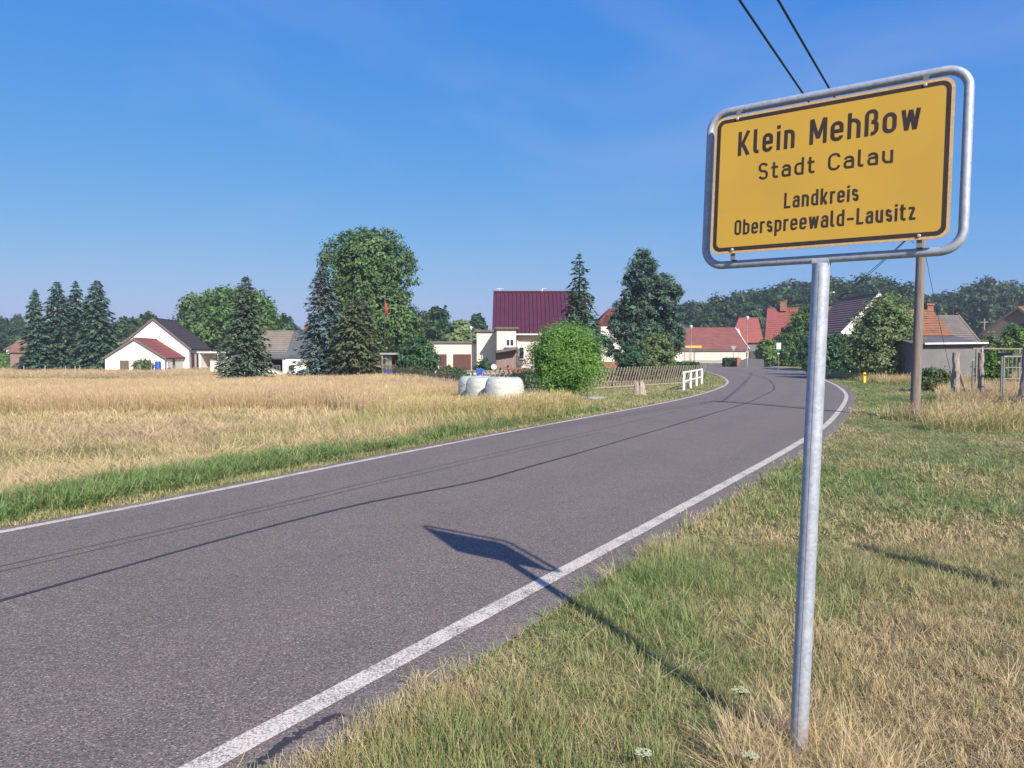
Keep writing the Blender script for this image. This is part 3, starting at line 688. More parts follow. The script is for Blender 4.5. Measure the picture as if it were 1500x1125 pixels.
g0 = np.array([-2.2, 33.2]); g1 = np.array([-9.2, 53.]); gd = g1 - g0; GL = np.linalg.norm(gd)
o = thing('wire_fence', 'dark wire mesh garden fence on thin posts behind the dry grass', 'fence', (*g0, -.35), atan2(gd[1], gd[0]))
for k in range(9): mb = MB(); mb.tube([(GL * k / 8, 0, -.1), (GL * k / 8, 0, 1.35)], .03, 6); mb.build('post', M['darksteel'], o)
mb = MB()
for k in range(int(GL / .16)): mb.bar((k * .16, 0, .1), (k * .16, 0, 1.25), .008, .008)
for k in range(9): mb.bar((0, .01, .1 + k * .143), (GL, .01, .1 + k * .143), .008, .008)
mb.build('mesh', M['darksteel'], o)

def rough_post(name, x, y, h, r, label, mat='postwood', lean=(0, 0), fork=False, z=None):
    o = thing(name, label, 'post', (x, y, (ter1(x, y) if z is None else z)))
    rr = np.random.default_rng(int(x * 100)); n = 9; P = [(lean[0] * t_ + .02 * rr.normal(), lean[1] * t_ + .02 * rr.normal(), -.1 + (h + .1) * t_) for t_ in np.linspace(0, 1, n)]
    R = [r * (1.12 - .3 * t_) * rr.uniform(.9, 1.12) for t_ in np.linspace(0, 1, n)]
    mb = MB(); mb.tube(P, R, 10)
    mb.v = [(a + rr.normal() * .008, b + rr.normal() * .008, c) for a, b, c in mb.v]
    mb.build('post_shaft', M[mat], o, True)
    if fork: mb = MB(); mb.tube([P[-2], (P[-2][0] + .13, P[-2][1], P[-2][2] + .22)], [r * .5, r * .35], 8); mb.build('branch_stub', M[mat], o, True)
    return o
pA = rough_post('fence_post', X(1400, 27), 27, 1.85, .13, 'thick gnarled fence post with a slanting brace against it', fork=True)
pB = rough_post('fence_post', X(1441, 26), 26, 1.85, .10, 'pale leaning fence post between the brace and the steel gate', lean=(-.13, 0))
pC = rough_post('fence_post', X(1500, 24), 24, 2.05, .14, 'bent fence post at the right edge beside the steel gate', lean=(.08, 0))
mb = MB(); mb.tube([(.72, .3, -.05), (.10, .0, 1.25)], [.06, .05], 8); o = mb.build('brace', M['postwood'], pA, True)
rough_post('fence_post', 4.3, 4.65, 1.75, .085, 'slim wooden post standing right of the verge and casting a long shadow', lean=(.05, 0))
o = thing('steel_post', 'thin grey steel post between two wooden fence posts', 'post', (X(1425, 27.5), 27.5, -.06))
mb = MB(); mb.tube([(0, 0, -.1), (0, 0, 1.55)], .03, 8); mb.build('tube', M['steel'], o)
gx0, gx1 = X(1467, 25), X(1467, 25) + 2.2
o = thing('steel_gate', 'tall grey steel gate frame with bars among dry grass', 'gate', (gx0, 25, -.06))
mb = MB(); mb.tube([(0, 0, -.1), (0, 0, 1.72)], .032, 10); mb.build('gate_post', M['steel'], o, True)
mb = MB(); mb.bar((0.06, 0, 1.72), (2.2, 0, 1.72), .05, .05); mb.bar((.08, 0, .3), (.08, 0, 1.7), .04, .04); mb.bar((.1, 0, .98), (2.2, 0, .98), .03, .03); mb.bar((.1, 0, 1.35), (2.2, 0, 1.35), .03, .03); mb.build('gate_frame', M['steel'], o)
for k in range(14): mb = MB(); mb.bar((.22 + k * .14, 0, .99), (.22 + k * .14, 0, 1.7), .016, .016); mb.build('bar', M['steel'], o)
o = thing('pergola', 'low weathered pergola with a long rail above the dry grass', 'pergola', (X(1430, 36), 36, -.05))
mb = MB(); mb.bar((-.2, 0, 2.05), (5.5, .5, 2.0), .08, .06); mb.build('rail', M['wood'], o)
mb = MB(); mb.box((2.9, .4, 1.75), (2.6, 1.2, .16)); mb.build('roof_board', M['darksteel'], o)
for q in (.0, 2.2, 4.4): mb = MB(); mb.tube([(q, .1 * q, -.1), (q, .1 * q, 2.05)], .05, 8); mb.build('post', M['wood'], o)
for k, (px_, d_) in enumerate(((35, 82), (66, 82), (96, 82), (117, 83), (160, 84), (205, 85), (255, 86), (110, 80), (222, 86))):
    x_ = X(px_, d_); z_ = ter1(x_, d_); o = thing('fence_post', 'short pale fence post at the far edge of the field before the spruces', 'post', (x_, d_, z_), 0, 'pale posts along the far edge of the field')
    mb = MB(); mb.tube([(0, 0, -.1), (0, 0, 1.15)], .045, 8); mb.build('post_shaft', M['concrete'], o, True)

# stump, short post, slab
o = thing('tree_stump', 'bleached split tree stump on the mown grass before the lattice fence', 'stump', (X(937, 32.2), 32.2, ter1(X(937, 32.2), 32.2)))
rr = np.random.default_rng(5)
def jag(mb, P, R_, n=13):
    b0 = len(mb.v); mb.tube(P, R_, n); k0 = mb.v[b0:]
    mb.v[b0:] = [(q[0] + rr.normal() * .018, q[1] + rr.normal() * .018, q[2] + (rr.normal() * .035 if q[2] > .3 else 0)) for q in k0]
mb = MB(); jag(mb, [(-.09, 0, -.06), (-.1, 0, .12), (-.11, .02, .38), (-.13, .02, .58), (-.12, .02, .63)], [.17, .135, .12, .085, .03]); mb.build('dark_half', M['postwood'], o, True)
mb = MB(); jag(mb, [(.08, -.03, -.06), (.08, -.03, .12), (.09, -.02, .36), (.07, -.02, .55), (.05, -.02, .61)], [.20, .15, .13, .10, .04]); jag(mb, [(.2, -.02, -.05), (.19, -.02, .2), (.16, -.02, .42)], [.12, .08, .03])
mb.build('stump_wood', M['stump'], o, True)
o = thing('short_post', 'short dark stake between the willow bush and the flat slab', 'post', (X(860, 30.3), 30.3, -.1)); mb = MB(); mb.tube([(0, 0, -.05), (0, 0, .48)], .045, 8); mb.build('stake', M['bark'], o)
o = thing('concrete_slab', 'flat pale concrete slab in the grass beside the willow bush', 'slab', (X(871, 30.8), 31., ter1(X(871, 31), 31) + .02), .2); mb = MB(); mb.lathe([(0, .07), (.5, .07), (.56, .05), (.58, -.05)], 18); mb.build('slab', M['concrete'], o)

# wrapped bales
BALES = [((-.24, 24.0), 'nearest white wrapped round bale, standing right of the other two'), ((-.93, 25.3), 'middle white wrapped bale, half hidden behind the nearest one'), ((-1.28, 26.7), 'rearmost white wrapped bale, showing left of the middle one')]
for i, ((x_, y_), lb) in enumerate(BALES):
    o = thing('wrapped_bale', lb, 'bale', (x_, y_, ter1(x_, y_) - .02), random.uniform(0, 3), 'white wrapped bales at the field edge')
    rr = np.random.default_rng(40 + i); mb = MB(); prof = [(.50, 0), (.59, .06), (.625, .3), (.63, .6), (.62, .85), (.585, 1.0), (.52, 1.085), (.42, 1.12), (.2, 1.10), (0, 1.09)]
    mb.lathe(prof, 36)
    mb.v = [(a * (1 + .012 * sin(7 * atan2(b, a) + 5 * c) + .01 * rr.normal()), b * (1 + .012 * sin(7 * atan2(b, a) + 5 * c) + .01 * rr.normal()), c + (.012 * rr.normal() if c > .9 else 0)) for a, b, c in mb.v]
    mb.build('stretch_wrap', M['bale'], o, True)

# ------------------------------------------------------------------ buildings
def slope(mb, e0, e1, r1, r0, kind='rows', step=.36, th=.14, mi=0):
    e0, e1, r1, r0 = (Vector(p) for p in (e0, e1, r1, r0)); nrm = (e1 - e0).cross(r0 - e0).normalized()
    if nrm.z < 0: nrm = -nrm
    V = [e0, e1, r1, r0]; mb.add([p - nrm * th for p in V] + V, [(0, 3, 2, 1), (4, 5, 6, 7), (0, 1, 5, 4), (1, 2, 6, 5), (2, 3, 7, 6), (3, 0, 4, 7)], mi)
    if kind == 'rows':
        n = max(3, int((r0 - e0).length / step))
        for k in range(n):
            a, b = k / n, (k + 1) / n; lo0, lo1 = e0.lerp(r0, a), e1.lerp(r1, a); hi0, hi1 = e0.lerp(r0, b), e1.lerp(r1, b)
            mb.add([lo0 + nrm * .003, lo1 + nrm * .003, lo1 + nrm * .05, lo0 + nrm * .05, hi1 + nrm * .006, hi0 + nrm * .006], [(0, 1, 2, 3), (3, 2, 4, 5)], mi)
    elif kind == 'ribs':
        L = (e1 - e0).length; n = max(3, int(L / step))
        for k in range(n + 1):
            t_ = min(.995, max(.005, k / n)); mb.bar(e0.lerp(e1, t_) + nrm * .045, r0.lerp(r1, t_) + nrm * .045, .10, .10, mi, up=nrm)
    return mb
def window(parent, o, right, wd, hg, frame='white', sill=True, shutter=0., name='window'):
    right = Vector(right).normalized(); up = Vector((0, 0, 1)); n = right.cross(up); o = Vector(o)
    mb = MB(); t_ = min(.09, wd * .12)
    def q(cx, cz, w_, h_, d0, d1):
        c = o + right * cx + up * cz + n * ((d0 + d1) / 2); R_ = Matrix((right, n, up)).transposed(); mb.box(c, (w_, abs(d1 - d0), h_), M=R_)
    for s_ in (-1, 1): q(s_ * (wd - t_) / 2, 0, t_, hg, -.02, .05); q(0, s_ * (hg - t_) / 2, wd - 2 * t_, t_, -.02, .05)
    if wd > .6: q(0, 0, t_ * .8, hg - 2 * t_, -.02, .045)
    f = mb.build(name, M[frame], parent)
    mb = MB(); q(0, 0, wd - 2 * t_, hg - 2 * t_, -.02, .015); mb.build('pane', M['glass'], f)
    if sill: mb = MB(); q(0, -hg / 2 - .05, wd + .2, .07, -.02, .12); mb.build('sill', M['concrete'], f)
    if shutter > 0: mb = MB(); q(0, hg / 2 - t_ - (hg - 2 * t_) * shutter / 2, wd - 2 * t_, (hg - 2 * t_) * shutter, .018, .032); mb.build('roller_shutter', M['white'], f)
    return f
def panel(parent, name, o, right, wd, hg, mat, d=.04, boards=0):
    right = Vector(right).normalized(); up = Vector((0, 0, 1)); n = right.cross(up); R_ = Matrix((right, n, up)).transposed(); o = Vector(o)
    mb = MB(); mb.box(o + n * (d / 2 - .01), (wd, d, hg), M=R_)
    for k in range(boards): mb.box(o + n * (d - .005) + right * (-wd / 2 + (k + .5) * wd / boards), (wd / boards * .86, .025, hg * .98), M=R_)
    return mb.build(name, M[mat], parent)

def house(name, label, x, y, rz, w, l, eave, ridge, wall, roof, base=None, over=.3, gover=.25, kind='rows', step=.36, cat='house', group=None, verge='grey_trim', half=(1, 1), shift=0.):
    """gable front at local y=0 facing -y, ridge along +y; eave / ridge are world heights"""
    base = ter1(x, y) - .1 if base is None else base
    o = thing(name, label, cat, (x, y, base), rz, group); e, r = eave - base, ridge - base; h = w / 2
    mb = MB(); mb.prism([(-h, 0, 0), (h, 0, 0), (h, 0, e), (shift, 0, r - .12), (-h, 0, e)], (0, l, 0)); mb.build('wall', M[wall], o)
    sl_l = (r - e) / (h + shift); sl_r = (r - e) / (h - shift); mb = MB()
    slope(mb, (h + over, -gover, e - over * sl_r), (h + over, l + gover, e - over * sl_r), (shift, l + gover, r), (shift, -gover, r), kind, step)
    slope(mb, (-h - over, -gover, e - over * sl_l), (-h - over, l + gover, e - over * sl_l), (shift, l + gover, r), (shift, -gover, r), kind, step)
    mb.bar((shift, -gover - .01, r + .03), (shift, l + gover + .01, r + .03), .22, .1); rf = mb.build('roof', M[roof], o)
    mb = MB()
    for s_, q in ((1, sl_r), (-1, sl_l)): mb.bar((s_ * (h + over), -gover - .02, e - over * q - .1), (shift, -gover - .02, r - .1), .05, .22, up=(0, 0, 1))
    mb.build('verge_board', M[verge], rf)
    return o, rf
def chimney(rf, c, d, h, mat='brick'):
    mb = MB(); mb.box((c[0], c[1], c[2] + h / 2), (d[0], d[1], h)); mb.box((c[0], c[1], c[2] + h - .05), (d[0] + .14, d[1] + .14, .12)); return mb.build('chimney', M[mat], rf)

# B: white gable house on the left, with its red roofed front wing
hx, hy = X(226, 105), 105.
o, rf = house('gable_house', 'large white gabled house with dark roof beyond the dry field', hx, hy, radians(7), 9.4, 10., 2.7, 6.7, 'white_wall', 'anth', over=.35)
b_ = o.location.z
panel(o, 'door', (4.7, 1.6, 1.3 + .2), (0, 1, 0), 1.5, 2.3, 'brown_door', .05, 6); panel(o, 'door', (4.7, 4.6, 1.5), (0, 1, 0), 2.4, 2.3, 'brown_door', .05, 8)
panel(o, 'facade_cladding', (4.7, 8.2, 1.6), (0, 1, 0), 2.6, 2.6, 'red_brick', .03)
mb = MB(); mb.tube([(4.85, -.12, .1), (4.85, -.12, 2.5), (5.0, -.2, 2.9)], .05, 8); mb.build('downpipe', M['grey_trim'], o)
mb = MB(); mb.box((5.0, 9.7, 1.5), (.18, .18, 3.0)); mb.build('corner_post', M['white'], o)
o, rf = house('garage_wing', 'low white gabled outbuilding with red roof before the dark roofed house', X(198, 97), 97., radians(7), 7.3, 7.8, 1.35, 3.75, 'white_wall', 'red_tile', over=.25, cat='outbuilding')
panel(o, 'door', (-1.3, 0, .95), (1, 0, 0), 1.1, 1.5, 'olive', .05, 5)
window(o, (3.65, 1.5, 1.15), (0, 1, 0), 1.0, .8, 'white'); panel(o, 'door', (3.65, 3.6, 1.0), (0, 1, 0), .9, 1.6, 'brown_door', .05, 4)
mb = MB(); mb.tube([(3.8, -.2, .1), (3.8, -.2, 1.6)], .05, 8); mb.build('downpipe', M['grey_trim'], o)
def barrel(x, y, label, h=.95, r=.3, mat='blue'):
    o = thing('barrel', label, 'barrel', (x, y, ter1(x, y))); mb = MB()
    mb.lathe([(0, 0), (r * .9, 0), (r, .1 * h), (r * 1.03, .33 * h), (r * .98, .36 * h), (r * 1.03, .66 * h), (r * .98, .69 * h), (r, .9 * h), (r * .9, h), (0, h)], 18); mb.build('drum', M[mat], o, True)
    mb = MB(); mb.lathe([(r * .92, h), (r * .92, h + .04), (0, h + .05)], 18); mb.build('lid', M['darksteel'], o)
barrel(X(231.5, 94), 94., 'blue plastic barrel at the corner of the white outbuilding', 1.45, .36)
o, rf = house('far_house', 'far house with dark red roof showing behind the white gabled house', X(275, 132), 132., radians(10), 8., 9., 3.0, 6.3, 'white_wall', 'dkred_tile')
window(o, (4.0, 2, 1.9), (0, 1, 0), 1., 1.1)
o = thing('garden_wall', 'low white wall between the white house and the grey green spruce', 'wall', (X(328, 84), 84., ter1(-32, 84) - .1))
mb = MB(); mb.box((0, 0, .9), (2.9, .3, 1.8)); mb.build('wall', M['white_wall'], o); mb = MB(); mb.box((0, 0, 1.83), (3.0, .42, .08)); mb.build('coping', M['concrete'], o)
o = thing('carport', 'small white carport with dark opening beside the white gabled house', 'carport', (X(306, 104), 104., ter1(-42, 104) - .1))
mb = MB(); mb.box((0, 3.4, 1.3), (2.7, .2, 2.6)); mb.box((-1.25, 1.7, 1.3), (.2, 3.2, 2.6)); mb.build('wall', M['white_wall'], o)
mb = MB(); mb.box((0, 1.7, 2.72), (3.1, 3.8, .2)); mb.build('roof', M['white'], o)
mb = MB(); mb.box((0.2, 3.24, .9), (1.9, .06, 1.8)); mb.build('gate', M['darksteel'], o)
for q in (-1.3, 1.3): mb = MB(); mb.box((q, 0, 1.3), (.12, .12, 2.6)); mb.build('post', M['white'], o)
# A: small house at the far left
o, rf = house('small_house', 'small house with brown roof half hidden by the left spruces', X(30, 104), 104., radians(-78), 6.2, 5.5, 2.1, 3.6, 'mauve_wall', 'brown_tile', cat='house')
panel(o, 'door', (3.1, 2.0, 1.2), (0, 1, 0), 1.8, 1.8, 'dark'); panel(o, 'facade_cladding', (3.1, 4.4, 1.9), (0, 1, 0), 2., .5, 'concrete', .04)  # the dark panel is painted shade, standing in for an opening under the eave
o, rf = house('gable_house', 'white gable end peeking out behind the leftmost spruces', X(52, 122), 122., radians(20), 8., 8., 2.6, 5.2, 'white_wall', 'anth')
window(o, (0, 0, 3.6), (1, 0, 0), .9, 1.0)

# D: grey roofed low house between the spruces
d_ = 76.
o, rf = house('cottage', 'low cream cottage with dark grey roof between two spruces', X(431, d_) + 2.6, d_ + .0, radians(90), 7., 6.6, Z(522, d_), Z(485, d_ + 3.5), 'white_wall', 'slate', over=.15, kind='none')
o.location.x = X(450, d_); o.location.y = d_ + 3.5
# (rotated: gable faces east; its long wall faces the camera)
window(o, (-3.5, 1.6, 1.1), (0, -1, 0), .55, .55, 'grey_trim'); window(o, (-3.5, 3.1, 1.1), (0, -1, 0), .8, .6, 'grey_trim')
chimney(rf, (0.2, .9, 3.9), (.6, .6), 1.6, 'brick')
o, rf = house('cottage_wing', 'weathered tan tiled wing of the low cottage left of it', X(414, d_), d_ + 3.3, radians(90), 6.6, 3.4, Z(523, d_), Z(485.5, d_ + 3.2), 'white_wall', 'tan_tile', over=.15, cat='outbuilding', step=.3)
o = thing('ramp_wall', 'white sloping stair wall before the low cottage', 'wall', (X(397, 73), 73., ter1(X(397, 73), 73) - .1))
mb = MB(); mb.prism([(-1.3, 0, 0), (1.1, 0, 0), (1.1, 0, .65), (-1.3, 0, 1.55)], (0, .25, 0)); mb.build('wall', M['white_wall'], o)
mb = MB(); mb.bar((-1.3, .1, 1.6), (1.1, .1, .7), .3, .06); mb.build('coping', M['concrete'], o)

# shed with tools left of the lilac hedge
o = thing('garden_shed', 'little timber shed with flat pale roof left of the round hedge bush', 'shed', (X(575, 55), 55., ter1(X(575, 55), 55)))
mb = MB(); mb.box((.3, 1.2, 1.0), (.9, 1.2, 2.0)); mb.build('wall', M['brown_door'], o)
mb = MB(); mb.box((0, .8, 2.1), (1.7, 2.4, .12)); mb.build('roof', M['concrete'], o)
for q in (-.7, .7): mb = MB(); mb.box((q, -.25, 1.0), (.09, .09, 2.1)); mb.build('post', M['wood'], o)
panel(o, 'sign_board', (.35, .6, 1.45), (1, 0, 0), .5, .3, 'yellow_plain', .04)
barrel(X(568, 53.5), 53.5, 'blue barrel standing in front of the little timber shed', .95, .26)
o = thing('flag', 'drooping red flag on a tall pole before the big round tree', 'flag', (X(564, 57), 57., ter1(X(564, 57), 57)))
mb = MB(); zt_ = Z(437, 57) - o.location.z; mb.tube([(0, 0, -.05), (0, 0, zt_)], .024, 8); mb.build('pole', M['darksteel'], o)
n = 10; Vv = []
for i in range(n):
    t_ = i / (n - 1); Vv += [(.04, -.02, zt_ - .05 - 1.15 * t_), (.04 + .32 * t_ * (1 - .25 * t_) + .03, -.1 + .12 * sin(5 * t_), zt_ - .12 - 1.2 * t_)]
mb = MB(); mb.add(Vv, [(2 * i, 2 * i + 1, 2 * i + 3, 2 * i + 2) for i in range(n - 1)]); mb.add([(a, b + .03, c) for a, b, c in Vv], [(2 * i, 2 * i + 2, 2 * i + 3, 2 * i + 1) for i in range(n - 1)]); mb.build('cloth', M['red_cloth'], o)

# F: flat roofed garage, stair block, window block, big maroon roof
d_ = 63.; xl, xr = X(630, d_), X(700, d_); zb = -.3; zt_ = Z(503, d_) - zb
o = thing('garage', 'cream flat roofed garage with two brown doors', 'garage', ((xl + xr) / 2, d_, zb)); W_ = xr - xl
mb = MB(); mb.box((0, 2.5, zt_ / 2), (W_, 5, zt_)); mb.build('wall', M['cream_wall'], o)
mb = MB(); mb.box((0, 2.5, zt_ + .09), (W_ + .3, 5.3, .18)); mb.build('roof', M['grey_trim'], o)
panel(o, 'garage_door', (X(677, d_) - (xl + xr) / 2, 0, 1.05), (1, 0, 0), 1.5, 1.9, 'brown_door', .05, 2); panel(o, 'garage_door', (X(649, d_) - (xl + xr) / 2, 0, 1.05), (1, 0, 0), .62, 1.9, 'brown_door', .05, 2)
d_ = 62.; xl, xr = X(698.5, d_), X(730, d_); xc = (xl + xr) / 2; W_ = xr - xl; zt_ = Z(486, d_) - zb
o = thing('stair_block', 'tall beige flat roofed block between the garage and the window block', 'building', (xc, d_, zb))
mb = MB(); mb.box((0, 2.5, zt_ / 2), (W_, 5, zt_)); mb.build('wall', M['cream_wall'], o)
mb = MB(); mb.box((0, 2.45, zt_ + .07), (W_ + .25, 5.3, .14)); mb.build('roof', M['grey_trim'], o)
mb = MB(); mb.box((0, -.03, .38), (W_ + .02, .06, .76)); mb.build('plinth', M['brick'], o)
d_ = 59.5; xl, xr = X(728, d_), X(756, d_); xc = (xl + xr) / 2; W_ = xr - xl; zt_ = Z(482, d_) - zb
o = thing('window_block', 'cream flat roofed annex with a half shuttered window below the maroon roof', 'building', (xc, d_, zb))
mb = MB(); mb.box((0, 2.6, zt_ / 2), (W_, 5.2, zt_)); mb.build('wall', M['cream_wall'], o)
mb = MB(); mb.box((0.03, 2.5, zt_ + .07), (W_ + .35, 5.5, .14)); mb.build('roof', M['grey_trim'], o)
window(o, (X(747, d_) - xc, 0, Z(499, d_) - zb), (1, 0, 0), .72, .98, 'white', True, .42)
mb = MB(); mb.add([(-W_ / 2 - .03, -.02, Z(513, d_) - zb), (W_ / 2 + .1, -.02, Z(508, d_) - zb), (W_ / 2 + .15, -.9, Z(511, d_) - zb), (-W_ / 2 - .03, -.9, Z(516, d_) - zb)], [(0, 1, 2, 3)]); 
mb.prism([(-W_ / 2 - .03, -.9, Z(517, d_) - zb), (W_ / 2 + .15, -.9, Z(512, d_) - zb), (W_ / 2 + .15, -.9, Z(510, d_) - zb), (-W_ / 2 - .03, -.9, Z(515, d_) - zb)], (0, .9, 0)); mb.build('canopy', M['grey_trim'], o)
panel(o, 'plinth', (0, 0, (Z(513, d_) - zb) / 2), (1, 0, 0), W_ + .04, Z(513, d_) - zb, 'mauve_wall', .05)
mb = MB(); mb.tube([(-W_ / 2 - .06, -.06, .1), (-W_ / 2 - .06, -.06, zt_)], .04, 8); mb.build('downpipe', M['grey_trim'], o)
mb = MB(); mb.box((-.1, -.85, .75), (.1, .1, 1.5)); mb.box((.5, -.85, .85), (.1, .1, 1.7)); mb.build('canopy_post', M['wood'], o)
d_ = 65.; xl = X(723, d_ + 4.5); xr = xl + 8.4
rz0, ez0 = Z(428, d_ + 4.5), Z(489, d_ - .2)
o = thing('main_house', 'two storey house under a big ribbed maroon metal roof', 'house', ((xl + xr) / 2, d_, zb)); W_ = xr - xl; e, r = ez0 - zb, rz0 - zb
mb = MB(); mb.prism([(-W_ / 2 + .25, .4, 0), (-W_ / 2 + .25, 8.6, 0), (-W_ / 2 + .25, 8.6, e + .2), (-W_ / 2 + .25, 4.5, r - .25), (-W_ / 2 + .25, .4, e + .2)], (W_ - .5, 0, 0)); mb.build('wall', M['pink_wall'], o)
mb = MB(); slope(mb, (-W_ / 2, -.2, e), (W_ / 2, -.2, e), (W_ / 2, 4.5, r), (-W_ / 2, 4.5, r), 'ribs', .36); slope(mb, (-W_ / 2, 9.2, e), (W_ / 2, 9.2, e), (W_ / 2, 4.5, r), (-W_ / 2, 4.5, r), 'ribs', .36)
mb.bar((-W_ / 2 - .02, 4.5, r + .04), (W_ / 2 + .02, 4.5, r + .04), .3, .1); rf = mb.build('roof', M['maroon'], o)
mb = MB(); mb.bar((-W_ / 2, -.28, e - .05), (W_ / 2, -.28, e - .05), .14, .12); mb.build('gutter', M['gutter'], o)
mb = MB(); mb.box((X(794, d_ + 4.5) - (xl + xr) / 2, 4.5, r + .12), (.12, .3, .3)); mb.box((X(797, d_ + 4.5) - (xl + xr) / 2, 4.5, r + .29), (.42, .4, .04)); mb.build('ridge_vent', M['gutter'], rf)
mb = MB(); ax = X(732, d_ + 4.5) - (xl + xr) / 2; mb.tube([(ax, 4.4, r), (ax, 4.4, r + .35)], .03, 6); mb.bar((ax - .3, 4.4, r + .28), (ax + .35, 4.4, r + .28), .03, .03); mb.build('antenna', M['gutter'], rf)
window(o, (X(764, d_) - (xl + xr) / 2, .4, 2.1), (1, 0, 0), .5, 1.1)
mb = MB(); mb.tube([(X(758, d_) - (xl + xr) / 2, .3, .1), (X(758, d_) - (xl + xr) / 2, .3, e - .1)], .05, 8); mb.build('downpipe', M['gutter'], o)

# garden bits in front of the maroon roofed house
o = thing('brick_wall', 'low orange brick wall left of the willow bush', 'wall', (X(758, 47), 47., -.15))
for r_ in range(7):
    me_ = None
    for k in range(6):
        mb = MB(); mb.box((0, 0, 0), (.235, .22, .1)); b = mb.build('brick', M['brick'], o); b.location = (-.62 + k * .25 + .12 * (r_ % 2) + random.uniform(-.006, .006), random.uniform(-.012, .012), .3 + r_ * .112)
mb = MB(); mb.box((.05, .03, .55), (1.5, .12, .75)); mb.build('mortar_core', M['concrete'], o); mb = MB(); mb.box((.05, 0, .1), (1.6, .3, .25)); mb.build('footing', M['concrete'], o)
mb = MB(); mb.box((-.78, 0, .62), (.22, .26, .95)); mb.build('pier', M['red_brick'], o)
o = thing('garden_chair', 'blue plastic garden chair behind the white bales', 'chair', (X(707, 41), 41., -.1), .5)
mb = MB(); mb.box((0, 0, .45), (.5, .46, .05)); mb.build('seat', M['blue'], o)
mb = MB(); mb.prism([(-.24, .22, .47), (.24, .22, .47), (.22, .3, .98), (.1, .31, 1.05), (-.1, .31, 1.05), (-.22, .3, .98)], (0, .04, 0)); mb.build('backrest', M['blue'], o)
for a in (-.22, .22):
    mb = MB(); mb.box((a, -.02, .66), (.06, .5, .04)); mb.box((a, -.22, .55), (.05, .05, .22)); mb.build('armrest', M['blue'], o)
    for b in (-.2, .2): mb = MB(); mb.bar((a, b, .44), (a * 1.12, b * 1.15, 0), .05, .05); mb.build('leg', M['blue'], o)
o = thing('rain_tank', 'pale square rain tank among the garden plants', 'tank', (X(693, 42), 42., -.12), .2)
mb = MB(); mb.prism([(-.2, -.2, 0), (.2, -.2, 0), (.2, .2, 0), (-.2, .2, 0)], (0, 0, .72)); mb.build('tank', M['concrete'], o); mb = MB(); mb.box((0, 0, .75), (.36, .36, .05)); mb.build('lid', M['white'], o)
o = thing('satellite_dish', 'round pale dish standing right of the clipped dome bush', 'dish', (X(723.5, 49), 49., -.15))
mb = MB(); mb.tube([(0, .1, 0), (0, .1, 1.0)], .03, 6); mb.build('stand', M['steel'], o); mb = MB(); mb.lathe([(0, 0), (.1, .015), (.18, .05)], 16); mb.v = [(a, .05 - c, 1.05 + b) for a, b, c in mb.v]; mb.build('dish', M['white'], o, True)
o = thing('lawn_terrace', 'pale low terrace wall before the clipped dome bush', 'wall', (X(722, 45), 45., -.2)); mb = MB(); mb.box((0, 0, .44), (3.4, .25, .88)); mb.build('wall', M['concrete'], o); mb = MB(); mb.box((0, 0, .91), (3.5, .35, .06)); mb.build('coping', M['gravel'], o)

# I: pale house with hipped red roof between spruce and pine
d_ = 88.; xl, xr = X(880, d_), X(880, d_) + 6.5; ez, rz1 = Z(471.5, d_), Z(452, d_ + 3)
o = thing('hip_house', 'pale tall house with hipped red roof between spruce and pine', 'house', ((xl + xr) / 2, d_, -.1)); W_ = xr - xl; e, r = ez + .1, rz1 + .1
mb = MB(); mb.box((0, 3, e / 2), (W_, 6, e)); mb.build('wall', M['pink_wall'], o)
mb = MB(); q = .35; A = [(-W_ / 2 - q, -q, e - .05), (W_ / 2 + q, -q, e - .05), (W_ / 2 + q, 6 + q, e - .05), (-W_ / 2 - q, 6 + q, e - .05)]; R0, R1 = (-W_ / 2 + 1.35, 3, r), (W_ / 2 - 1.35, 3, r)
slope(mb, A[0], A[1], R1, R0); slope(mb, A[2], A[3], R0, R1); slope(mb, A[3], A[0], R0, R0); slope(mb, A[1], A[2], R1, R1); rf = mb.build('roof', M['dkred_tile'], o)
mb = MB(); mb.box((0, 3, e - .16), (W_ + .9, 6.9, .14)); mb.build('soffit', M['dkred_tile'], o)
window(o, (X(904, d_) - (xl + xr) / 2, 0, Z(507, d_) + .1), (1, 0, 0), .95, 1.0, 'white', True, 1.); window(o, (1.6, 0, Z(507, d_) + .1), (1, 0, 0), .95, 1.0); window(o, (X(900, d_) - (xl + xr) / 2, 0, Z(484, d_) + .1), (1, 0, 0), .9, .9, 'white', True, .7)
mb = MB(); mb.box((0, -.03, .45), (W_ + .04, .08, .9)); mb.build('plinth', M['red_brick'], o)
mb = MB(); mb.box((0, -.02, Z(489, d_) + .1), (W_ + .02, .05, .12)); mb.build('string_course', M['gutter'], o)

# J: long barn, K: red roofed houses, ivy wall
d_ = 140.; xl, xr = X(978, d_), X(1097, d_); W_ = xr - xl
o = thing('barn', 'long low barn with faded red tile roof and blank whitish wall', 'barn', ((xl + xr) / 2, d_, -.05)); e, r = Z(511, d_), Z(480, d_ + 4.5)
mb = MB(); mb.prism([(-W_ / 2, 0, 0), (-W_ / 2, 9, 0), (-W_ / 2, 9, e), (-W_ / 2, 4.5, r - .2), (-W_ / 2, 0, e)], (W_ - .6, 0, 0)); mb.build('wall', M['barn_wall'], o)
mb = MB(); slope(mb, (-W_ / 2 - .3, -.35, e - .1), (W_ / 2, -.35, e - .1), (W_ / 2 - 1.3, 4.5, r), (-W_ / 2 - .3, 4.5, r), 'rows', .42); slope(mb, (-W_ / 2 - .3, 9.35, e - .1), (W_ / 2, 9.35, e - .1), (W_ / 2 - 1.3, 4.5, r), (-W_ / 2 - .3, 4.5, r), 'rows', .42)
